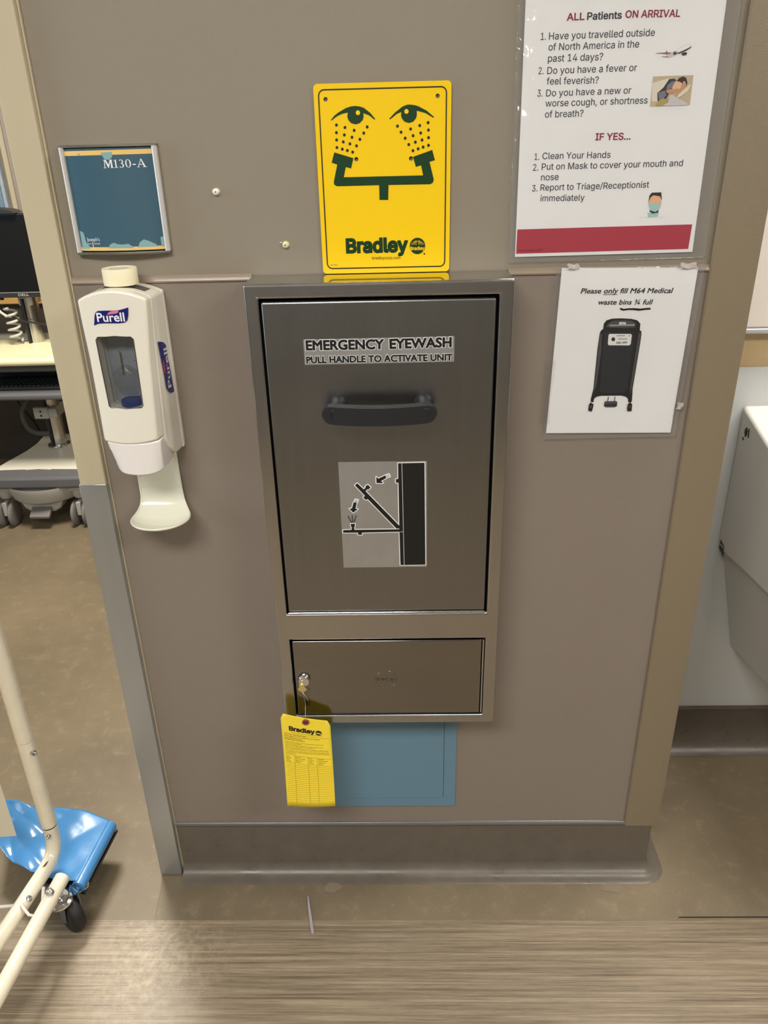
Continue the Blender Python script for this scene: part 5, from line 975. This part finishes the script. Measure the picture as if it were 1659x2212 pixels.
# dark insert on top
ti = MB(); ti.grid(lambda u, v: (lerp(-.043, .044, u), lerp(-.030, -.060, v), dsp((lerp(-.043, .044, u)/.0555+1)/2, lerp(.30, .62, v), 1, 0)[2]+.0012), 16, 2); ti.build('top_window', 'window_dark', bo, smooth=60)
# drip tray : stem against the wall that sweeps out into a shallow cup
tr = MB()
CX, CY, RX, RY, ZR, DP = .0072, -.0500, .0512, .0470, -.1190, .0135
def trf(u, v):
    xx = 2*u-1
    if v < .4:
        t = v/.4; z = lerp(.020, -.078, t); h = lerp(.0352, .0366, t)+.0010*t; cx = lerp(.0022, .0030, t)
        e = abs(xx)**4; return (cx+xx*h, -.0062-.0006*t*t-.0045*e, z)
    t = (v-.4)/.6; th = lerp(math.radians(-48), pi/2, t); s_ = math.sin(th)          # s_: -0.74 at the back .. 1 at the lip
    hwf = math.cos(th); k = min(1, t/.22); k = k*k*(3-2*k)
    r2 = xx*xx*(1-s_*s_)+s_*s_; r_ = math.sqrt(r2)
    bl = max(0, (-s_+.10)/.845); lift = .0515*bl**4.5
    z = ZR-DP*(1-r_**3.0)*(1-bl)+lift
    h = lerp(.0376, RX*hwf, k) if t < .22 else RX*hwf
    e = abs(xx)**4
    return (lerp(.0030, CX, k)+xx*h, lerp(-.0068-.0045*e, CY-RY*s_, k), lerp(-.078, z, min(1, t/.05)) if t < .05 else z)
tr.grid(trf, 28, 90)
to = tr.build('drip_tray', 'tray_plastic', ds, solid=.0024, smooth=60, sub=0)
edge = MB(); 
edge.tube([trf(0, v/80) for v in range(80)]+[trf(.5, 1)]+[trf(1, 1-v/80) for v in range(1, 81)], .0020, 8)
edge.build('tray_rim', 'tray_plastic', to, smooth=60)
sk = MB(); sk.box(-.0345, .0385, -.0055, 0, -.060, .020); sk.build('tray_mount', 'tray_plastic', ds, bevel=.001)
# roll of tape on top of the dispenser
rl = empty('tape_roll', (-.4280, -.0500, 1.3690)); tag(rl, 'roll of cream masking tape resting on top of the sanitizer dispenser', 'tape roll')
r_ = MB(); r_.lathe((0, 0, 0), (0, 0, 1), [(.0150, 0), (.0262, 0), (.0264, .001), (.0264, .0235), (.0258, .0246), (.0160, .0246), (.0150, .0240), (.0150, 0)], 48); r_.build('tape', 'tape_roll', rl, smooth=35)
r_ = MB(); r_.lathe((0, 0, 0), (0, 0, 1), [(.0138, .0005), (.0150, .0005), (.0150, .0238), (.0138, .0238), (.0138, .0005)], 40); r_.build('core', 'card', rl, smooth=35)

# ------------------------------------------------------------------ laundry hamper at the left edge
hm = empty('laundry_hamper', (-.78, -.30, 0)); tag(hm, 'cream tubular laundry hamper frame on casters at the lower left edge', 'hamper')
ho = Vector((-.78, -.30, 0))
def bend(pts, r, n=8):
    P = [Vector(p) for p in pts]; out = [P[0]]
    for i in range(1, len(P)-1):
        a = (P[i-1]-P[i]).normalized(); b = (P[i+1]-P[i]).normalized(); p0 = P[i]+a*r; p1 = P[i]+b*r
        for k in range(n+1):
            t = k/n; out.append(p0*(1-t)**2+P[i]*2*t*(1-t)+p1*t*t)
    out.append(P[-1]); return out
loc = lambda pts: [Vector(p)-ho for p in pts]
R_ = .0158
t_ = MB(); t_.tube(loc(bend([(-.7725, -.078, .232), (-.7725, -.078, .150), (-.868, -.700, .150)], .055)), R_, 20); base1 = t_.build('base_tube', 'tube', hm)
t_ = MB(); t_.tube(loc([(-.7345, -.1455, .150), (-.783, -.740, .150)]), R_, 20); t_.build('cross_tube', 'tube', hm)
t_ = MB(); t_.tube(loc([(-.7725, -.078, .236), (-.7725, -.078, .473)]), R_+.0007, 20); t_.build('post', 'tube', hm)
t_ = MB(); t_.tube(loc([(-.7725, -.078, .4745), (-.7725, -.078, .96)]), R_+.0012, 20); t_.build('post_sleeve', 'tube', hm)
t_ = MB(); t_.tube(loc([(-.7725, -.078, .2315), (-.7725, -.078, .2368)]), R_-.0006, 20); t_.build('joint_gap', 'dark', hm)
t_ = MB(); t_.tube(loc(bend([(-.7725, -.078, .955), (-.7725, -.078, 1.0), (-.868, -.700, 1.0), (-1.35, -.66, 1.0), (-1.26, -.06, 1.0), (-.7725, -.078, 1.0)], .03)), R_, 14); t_.build('top_rail', 'tube', hm)
t_ = MB(); t_.tube(loc(bend([(-.868, -.690, 1.0), (-.868, -.690, .15), (-1.35, -.66, .15), (-1.35, -.66, 1.0)], .05)), R_, 14); t_.tube(loc([(-1.26, -.06, .15), (-1.26, -.06, 1.0)]), R_, 14); t_.build('rear_frame', 'tube', hm)
def nut(c, ax, name='nut', mt='wire', r=.0058, h=.007):
    b = MB(); b.lathe(Vector(c)-ho, ax, [(0, 0), (r, 0), (r, h), (0, h)], 6); b.lathe(Vector(c)-ho, ax, [(r*.5, h), (r*.5, h+.005), (r*.3, h+.006), (0, h+.006)], 12); b.build(name, mt, hm, smooth=30)
nut((-.7600, -.0860, .447), (.9, -.35, .05)); nut((-.7725+.003, -.0945, .218), (0, -1, .1), r=.0048, h=.003)
nut((-.7370, -.1950, .1640), (-.1, -.15, 1), r=.0085, h=.009)
nut((-.7790, -.205, .1600), (.3, -.2, .7), mt='chrome', r=.006, h=.006)
ru = MB(); ru.add([Vector((-.776, -.117, .1668))-ho, Vector((-.7725, -.112, .1672))-ho, Vector((-.7735, -.128, .1670))-ho, Vector((-.780, -.133, .1664))-ho], [(0, 1, 2, 3)]); ru.build('rust_mark', 'rust', hm, smooth=0)
zt = MB(); zt.tube(loc([(-.786, -.222, .168), (-.776, -.232, .166), (-.764, -.240, .158), (-.757, -.236, .150)]), .003, 8); zt.build('zip_tie', 'zip', hm)
zt = MB(); zt.tube(loc([(-.765, -.170, .150), (-.752, -.205, .152), (-.750, -.215, .152)]), .0034, 8); zt.build('link_rod', 'zip', hm)
zt = MB(); zt.tube(loc([(-.80, -.200, .135), (-1.24, -.235, .135)]), .0036, 8); zt.build('wire_rod', 'zip', hm)
# caster
cs = MB(); cs.lathe(Vector((-.7420, -.165, .118))-ho, (0, 0, 1), [(0, 0), (.010, 0), (.010, .022), (0, .022)], 14); cs.lathe(Vector((-.7420, -.165, .098))-ho, (0, 0, 1), [(0, 0), (.024, 0), (.027, .004), (.0265, .008), (.020, .011), (.022, .014), (.020, .018), (0, .019)], 26); cso = cs.build('caster_plate', 'chrome', hm, smooth=40)
ax = Vector((-.62, -.78, .0)).normalized(); wc = Vector((-.7360, -.148, .0445))-ho
wh_ = MB(); wh_.lathe(wc-ax*.016, ax, [(0, 0), (.020, 0), (.037, .001), (.042, .004), (.0442, .011), (.0442, .021), (.042, .028), (.037, .031), (.020, .032), (0, .032)], 36); wh_.build('caster_wheel', 'rubber', hm, smooth=50)
fk = MB()
for s_ in (-1, 1):
    c = wc+ax*s_*.0185
    tdir = Vector((-ax.y, ax.x, 0))
    pl = [(c+tdir*a+Vector((0, 0, b))) for a, b in ((-.012, -.012), (0, -.015), (.012, -.008), (.020, .040), (.016, .058), (-.014, .058), (-.018, .035))]
    n = len(pl); fk.add([p+ax*.0012 for p in pl]+[p-ax*.0012 for p in pl], [tuple(range(n)), tuple(range(2*n-1, n-1, -1))]+[(i, i+n, (i+1) % n+n, (i+1) % n) for i in range(n)])
fk.build('caster_fork', 'cart_grey', hm, smooth=30)
bk_ = MB(); bk_.tube([wc+Vector((.012, .018, .040)), wc+Vector((.024, .026, .036)), wc+Vector((.034, .032, .042)), wc+Vector((.036, .036, .052))], [.004, .003, .0025, .002], 8); bk_.build('brake_lever', 'chrome', hm)
# black base shelf below the bags
sf = MB(); sf.prism([(-.8800, .070), (-.6890, .046), (-.7050, -.128), (-.8100, -.104), (-.8700, -.050)], 'z', .074, .082); 
sf.v = [(v[0]-ho.x, v[1]-ho.y, v[2]) for v in sf.v]; sf.build('base_shelf', 'bezel', hm, bevel=.001)
# canvas bag hung in the hamper
cb = empty('canvas_bag', (-1.03, -.01, .26)); tag(cb, 'cream canvas laundry bag hanging in the hamper frame', 'laundry bag')
c = MB()
def cbf(u, v, t):
    x = lerp(-.225, .2180-.045*v, u); y = lerp(-.125, -.085, v)
    w1 = .012*math.sin(t*9+u*5)+.006*math.sin(t*23+v*4); pin = .010*math.sin(t*14)*t
    return (x+(w1*.4+pin)*(2*u-1)*t, y+w1*(2*v-1)*min(1, t*3), .006*math.sin(u*7)+lerp(0, .72, t))
c.cube_map(cbf, 16, 10, 28); c.build('bag_cloth', 'canvas', cb, smooth=40, bevel=.003)
# blue roll of bags
br = empty('blue_bag_roll', (-.83, -.02, .083)); tag(br, 'roll of blue plastic bags, partly unrolled, on the hamper base behind the tubes', 'bag roll'); bo_ = Vector((-.83, -.02, .083))
A0, A1 = Vector((-.7010, .0430, .1000)), Vector((-.7165, -.1300, .1000))
r_ = MB(); r_.lathe(A0-bo_, A1-A0, [(0, 0), (.006, 0), (.0125, .0), (.0150, .002), (.0155, .05), (.0152, .10), (.0155, .150), (.0148, .1725), (.0115, .1735), (.0105, .171), (.0060, .172), (.005, .170), (0, .170)], 26); r_.build('roll', 'blue_bag', br, smooth=50)
sh_ = MB()
def shf(u, v):
    # u: 0 at roll .. 1 at the far left, v: 0 back edge .. 1 front edge
    back = (A0+Vector((0, 0, .0150))).lerp(Vector((-.985, .105, .1120)), u); front = (A1+Vector((0, .004, .0150))).lerp(Vector((-.945, -.020, .1000)), u)
    p = back.lerp(front, v)
    mid = math.sin(pi*v)
    fold = .013*(abs(math.sin(u*5.5+v*2.2))-.5)*min(1, u*1.6)+.008*(abs(math.sin(u*9-v*4.5))-.5)*min(1, u*2)+.005*(abs(math.sin(v*8+u*6))-.5)*min(1, u*2)
    rise = .010*math.sin(pi*min(1, u*1.05))*(.4+.6*(1-v))-.010*mid*u
    p.z += max(-.012, fold*.9+rise); p.y += -.030*math.sin(pi*u)*v*.9+.006*math.sin(u*7)*(1-v)
    return p-bo_
sh_.grid(shf, 60, 36); sh_.build('unrolled_bag', 'blue_bag', br, smooth=70, solid=.0006)
fl_ = MB(); fl_.grid(lambda u, v: A1-bo_+Vector((-.016+.022*u, -.006-.008*v+.003*math.sin(u*9), .006-.016*v+.006*math.sin(u*6+v*4))), 8, 4); fl_.build('loose_end', 'blue_bag', br, smooth=60)

# ------------------------------------------------------------------ computer cart in the left room
ct = empty('computer_cart', (-1.62, 2.0, 0)); tag(ct, 'white and grey computer cart on casters behind the cream door frame', 'cart')
b = MB()
def basef(u, v, t):
    # base shell: wide at the front, waisted towards the post at the rear
    hw_ = interp([(0, .215), (.12, .215), (.55, .135), (.75, .115), (1, .115)], v)
    zt = interp([(0, .232), (.10, .258), (.25, .268), (1, .300)], v)
    return (hw_*(2*u-1), lerp(-.150, .260, v), lerp(.190, zt, t))
b.cube_map(basef, 14, 18, 3); b.build('base_shell', 'cart_white', ct, bevel=.010, seg=3, smooth=50)
b = MB()
def bumpf(u, v, t):
    xx = 2*u-1; bow = .012*(1-xx*xx)
    return (.222*xx, lerp(-.170-bow, -.095, v), lerp(.195, .252+.012*v, t)-(.0 if t < .5 else .004*abs(xx)))
b.cube_map(bumpf, 16, 6, 4); b.build('front_bumper', 'cart_grey', ct, bevel=.014, seg=4, smooth=60)
b = MB(); b.prism([(-.06, .262), (.06, .262), (.045, .240), (-.045, .240)], 'y', -.110, -.092); b.build('vent_tab', 'cart_white', ct, bevel=.003)
v_ = MB()
for k in range(5): v_.box(-.036+k*.016, -.026+k*.016, -.1108, -.109, .252, .257)
v_.build('vent_slots', 'black', ct)
b = MB(); b.prism([(-.225, .198), (.225, .198), (.215, .175), (.120, .168), (.085, .090), (.055, .072), (-.055, .072), (-.080, .090), (-.115, .168), (-.215, .175)], 'y', -.150, -.08); b.build('lower_housing', 'cart_lgrey', ct, bevel=.008)
b = MB(); b.lathe((0, -.02, .20), (0, 0, 1), [(0, -.115), (.10, -.105), (.17, -.07), (.19, -.02), (.19, 0)], 24); b.build('under_cover', 'cart_lgrey', ct)
b = MB(); b.prism([(-.200, .070), (-.155, .098), (-.120, .100), (-.120, .085), (-.150, .080), (-.192, .055)], 'x', -.045, .045); b.build('foot_pedal', 'wheel', ct, bevel=.004)
for s_ in (-1, 1):
    for yy in (-.115, .20):
        if yy > 0 and False: continue
        x = s_*(.168 if yy < 0 else .10)
        f = MB(); f.lathe((x, yy, .13), (0, 0, 1), [(0, 0), (.022, 0), (.030, .015), (.032, .05), (.024, .06), (0, .06)], 18); f.box(x-.010, x+.010, yy-.045, yy+.01, .055, .12); fo = f.build('caster_fork', 'cart_lgrey', ct, bevel=.003)
        for d_ in (-.0255, .0255):
            w1 = MB(); w1.lathe((x+d_-.010, yy-.015, .058), (1, 0, 0), [(0, 0), (.040, 0), (.054, .002), (.058, .006), (.058, .014), (.054, .018), (.040, .020), (0, .020)], 28); w1.build('wheel', 'wheel', fo)
pc = MB(); pc.lathe((0, .15, .285), (0, 0, 1), [(.0, 0), (.054, 0), (.050, .006), (.038, .008), (.038, .70), (0, .70)], 28); pc.build('post', 'alu', ct)
pk = MB(); pk.box(-.016, -.006, .104, .110, .29, .97); pk.build('post_channel', 'black', ct)
cl_ = MB(); cl_.box(-.060, .008, .085, .108, .432, .486).box(.000, .046, .090, .200, .436, .480); clo = cl_.build('post_clamp', 'cart_lgrey', ct, bevel=.004)
cd_ = MB(); cd_.lathe((-.026, .0852, .468), (0, -1, 0), [(0, .001), (.005, .001)], 12); cd_.lathe((-.026, .0852, .448), (0, -1, 0), [(0, .001), (.005, .001)], 12); cd_.build('clamp_hole', 'black', clo)
# keyboard tray, drawer, worktop
t1 = MB(); t1.cube_map(lambda u, v, t: (lerp(-.28, .235, u), lerp(-.165, .14, v), lerp(.598, .628, t)+.0*u), 6, 4, 2); t1.build('keyboard_tray', 'cart_grey', ct, bevel=.010, seg=3)
t1 = MB(); t1.box(-.20, .20, -.02, .17, .685, .705).box(-.20, .20, .10, .17, .60, .69); t1.build('tray_slide', 'bezel', ct)
t1 = MB(); t1.box(-.26, .20, -.12, .17, .708, .744); t1.build('drawer', 'mesh_grey', ct, bevel=.006)
t1 = MB(); t1.cube_map(lambda u, v, t: (lerp(-.30, .235, u), lerp(-.165-.008*(1-(2*u-1)**2), .20, v), lerp(.746, .777, t)), 10, 6, 2); wt = t1.build('worktop', 'cart_top', ct, bevel=.012, seg=3)
t1 = MB(); t1.box(-.30, .235, .19, .215, .765, .800); t1.build('back_ledge', 'cart_lgrey', ct, bevel=.004)
t1 = MB(); t1.box(-.09, .03, .150, .162, .7765, .7785); t1.build('worktop_slot', 'bezel', wt)
t1 = MB(); t1.cyl((0, .105, .72), (0, .105, .745), .02, 12); 
coil = MB(); coil.tube([(-.062+.024*math.cos(i*.4), .095+.024*math.sin(i*.4), .795+i*.0019) for i in range(76)], .0055, 8); coil.build('coiled_cable', 'coil', ct)
cb_ = MB(); cb_.tube(bend([(-.14, .11, .955), (-.10, .10, .92), (-.02, .085, .88), (.10, .09, .86)], .03), .004, 8); cb_.build('cable', 'cable', ct); cb_ = MB(); cb_.tube(bend([(-.34, .45, .60), (-.33, .48, .40), (-.27, .52, .25), (-.25, .56, .02)], .05), .0045, 8); cb_.build('cable', 'cable', ct)
hs = MB(); hs.tube(bend([(-.05, .13, .56), (-.15, .14, .45), (-.13, .15, .34), (-.04, .17, .33)], .05), .012, 10); hs.build('hose', 'mesh_grey', ct)
ar = MB(); ar.box(-.03, .03, .114, .21, .94, 1.24); ar.build('monitor_mount', 'cart_lgrey', ct, bevel=.004)
wg = MB(); wg.prism([(-.42, .835), (-.10, .925), (-.10, .968), (-.42, .910)], 'y', .02, .05); wg.build('scanner_arm', 'cart_white', ct, bevel=.006)
wg = MB(); wg.tube([(-.135, .03, .96), (-.12, .03, .905), (-.10, .03, .905)], .004, 8); wg.tube([(-.10, .04, .955), (-.075, .04, .925), (-.055, .04, .91)], .006, 8); wg.build('arm_bracket', 'coil', ct)
# keyboard
kb = empty('keyboard', (-1.66, 1.96, .6290)); tag(kb, 'black keyboard on the pull-out tray of the computer cart', 'keyboard')
k_ = MB(); k_.box(-.22, .22, -.075, .085, 0, .014); ko = k_.build('keyboard_case', 'bezel', kb, bevel=.003)
kk = MB()
for r in range(5):
    for c in range(22): kk.box(-.213+c*.0194, -.213+c*.0194+.0165, -.068+r*.029, -.068+r*.029+.024, .013, .020)
kk.build('key_caps', 'keys', kb, bevel=.0015)
# monitor
mo = empty('monitor', (-1.585, 2.060, .985), (-.06, 0, 0)); tag(mo, 'black computer monitor above the cart, seen from the front', 'monitor')
MB().box(-.27, .27, -.012, .028, 0, .335).build('monitor_case', 'bezel', mo, bevel=.004)
MB().box(-.262, .262, -.0135, -.0118, .024, .328).build('screen', 'screen', mo, smooth=0)
MB().box(-.27, .27, -.0130, -.0115, .0205, .0225).build('bezel_line', 'cart_lgrey', mo, smooth=0)
lt = MB(); text_to(lt, 'DELL', -.024, .0068, .044, .010, 0, .02, 0, -.0128); fwd(lt.build('lettering', 'cart_lgrey', mo, smooth=0))
kn = MB(); kn.lathe((-.115, .01, -.010), (0, 0, 1), [(0, 0), (.014, 0), (.012, .010), (0, .010)], 16); kn.build('mount_knob', 'bezel', mo)
yh = empty('yellow_cap', (-1.72, 2.085, 1.3200)); tag(yh, 'flat yellow and black cover lying on top of the monitor', 'cover')
y_ = MB(); y_.cube_map(lambda u, v, t: (lerp(-.16, .05, u), lerp(-.035, .03, v), lerp(0, .022*(math.sin(pi*u)**.5 if 0 < u < 1 else 0)+.003, t)), 16, 4, 1); y_.build('cover_pad', 'yellow2', yh, smooth=50)
y_ = MB(); y_.cube_map(lambda u, v, t: (lerp(-.05, .17, u), lerp(-.042, .035, v), lerp(0, .018*(math.sin(pi*u)**.5 if 0 < u < 1 else 0)+.002, t)), 16, 4, 1); y_.build('cover_edge', 'bezel', yh, smooth=50)

# ------------------------------------------------------------------ wash basin and board in the right room
bs = empty('wash_basin', (.775, .395, .65)); tag(bs, 'white ceramic wall hung wash basin with shroud at the right edge', 'basin')
def side(mb, poly, x0, x1): mb.prism(poly, 'x', x0, x1)
u_ = MB()
def basin(u, v, t):
    # v: back to front, t: bottom to top
    y = lerp(0, -.46, v)
    zt = interp([(0, .357), (.32, .318), (1, .290)], v); zb = interp([(0, -.003), (.06, -.004), (.30, .010), (.61, .024), (1, .12)], v)
    inset = .03*max(0, v-.7)
    x = lerp(0+inset, .56-inset, u)
    z = lerp(zb, zt, t)
    if t > .99:
        bx = max(0, 1-abs((u-.5)/.42)**4); by = max(0, 1-abs((v-.58)/.36)**4) if abs(v-.58) < .36 else 0
        z -= .15*min(1, 2*bx*by)
    return (x, y, z)
u_.cube_map(basin, 24, 24, 8)
u_.build('bowl', 'ceramic', bs, bevel=.008, seg=3, smooth=50)
l_ = MB()
def shr(u, v, t):
    y = lerp(-.001, -.33, v); zb = interp([(0, -.301), (1, -.245)], v); zt = interp([(0, -.006), (.3, .003), (1, .026)], v)
    xl = lerp(.082, .013, t)
    return (lerp(xl, .56-xl, u), y, lerp(zb, zt, t))
l_.cube_map(shr, 10, 10, 8); l_.build('shroud', 'ceramic', bs, bevel=.006, seg=3, smooth=50)
pt = MB(); pt.box(-.0012, -.0004, -.044, -.016, .000, .022); pt.v = [(v[0], v[1], v[2]+(-(v[1]+.016))*(-.30)) for v in pt.v]; pto = pt.build('label_plate', 'black', bs, smooth=0)
pt = MB(); pt.box(-.0018, -.0010, -.040, -.020, .0105, .0125).box(-.0018, -.0010, -.0455, -.0440, .004, .030); pt.build('label_print', 'p_grey', pto, smooth=0)
mk = MB()
for (y0, z0, y1, z1) in ((-.035, .312, -.041, .295), (-.040, .317, -.047, .300), (-.033, .303, -.047, .311), (-.052, .318, -.056, .298), (-.030, .290, -.035, .285)): mk.tube([(-.0008, y0, z0), (-.0008, y1, z1)], .0012, 6)
mk.build('pen_mark', 'black', bs)
wbd = empty('wall_board', (1.05, .398, 1.172)); tag(wbd, 'white wall board with grey lower lip at the right edge above the basin', 'board')
MB().box(-.40, .45, -.030, 0, .012, .70).build('board_face', 'board', wbd, bevel=.004)
MB().box(-.40, .45, -.034, 0, 0, .0118).build('lower_lip', 'board_lip', wbd, bevel=.003)
s_ = MB(); s_.prism(rrect(-.245, -.205, .065, .095, .010), 'y', -.0325, -.0300); s_.build('grey_button', 'board_lip', wbd, bevel=.0008)

# ------------------------------------------------------------------ small things on the floor
sw = MB(); sw.tube([(-.2212, -.0795, .0046), (-.2150, -.112, .0040), (-.2015, -.1713, .0044)], [.0016, .0034, .0038], 12); so = sw.build('plastic_straw', 'straw'); tag(so, 'thin clear plastic tube lying across the floor seam below the cabinet', 'straw')
def blob(cx, cy, r, k):
    n = 14; random.seed(k); return [(cx+r*(.6+.6*random.random())*math.cos(2*pi*i/n)*1.2, cy+r*(.6+.6*random.random())*math.sin(2*pi*i/n)*.8) for i in range(n)]
for k, (cx, cy, r, lab) in enumerate([(-.165, -.052, .018, 'patch of old adhesive residue on the floor near the middle of the base'), (-.028, -.098, .006, 'small round glue spot on the brown floor right of the clear tube'), (.475, -.055, .020, 'scuffed pale residue on the floor near the right end of the base')]):
    g = MB(); p = blob(cx, cy, r, k); g.add([(x, y, .0016) for x, y in p], [tuple(range(len(p)))])
    tag(g.build('floor_residue', 'residue', smooth=0), lab, 'residue')
ck = MB(); ck.add([(.604, -.1285, .0012), (.604, -.1310, .0012), (1.6, -.1285, .0012), (1.6, -.1255, .0012)], [(0, 1, 2, 3)]); ck.build('seam_gap', 'dark', bpy.data.objects['floor'], smooth=0)
sc_ = MB(); sc_.add([(-.573, -.018, .0010), (-.570, -.018, .0010), (-.560, -.135, .0010), (-.563, -.135, .0010)], [(0, 1, 2, 3)]); sc_.build('floor_weld', 'residue', bpy.data.objects['floor'], smooth=0)
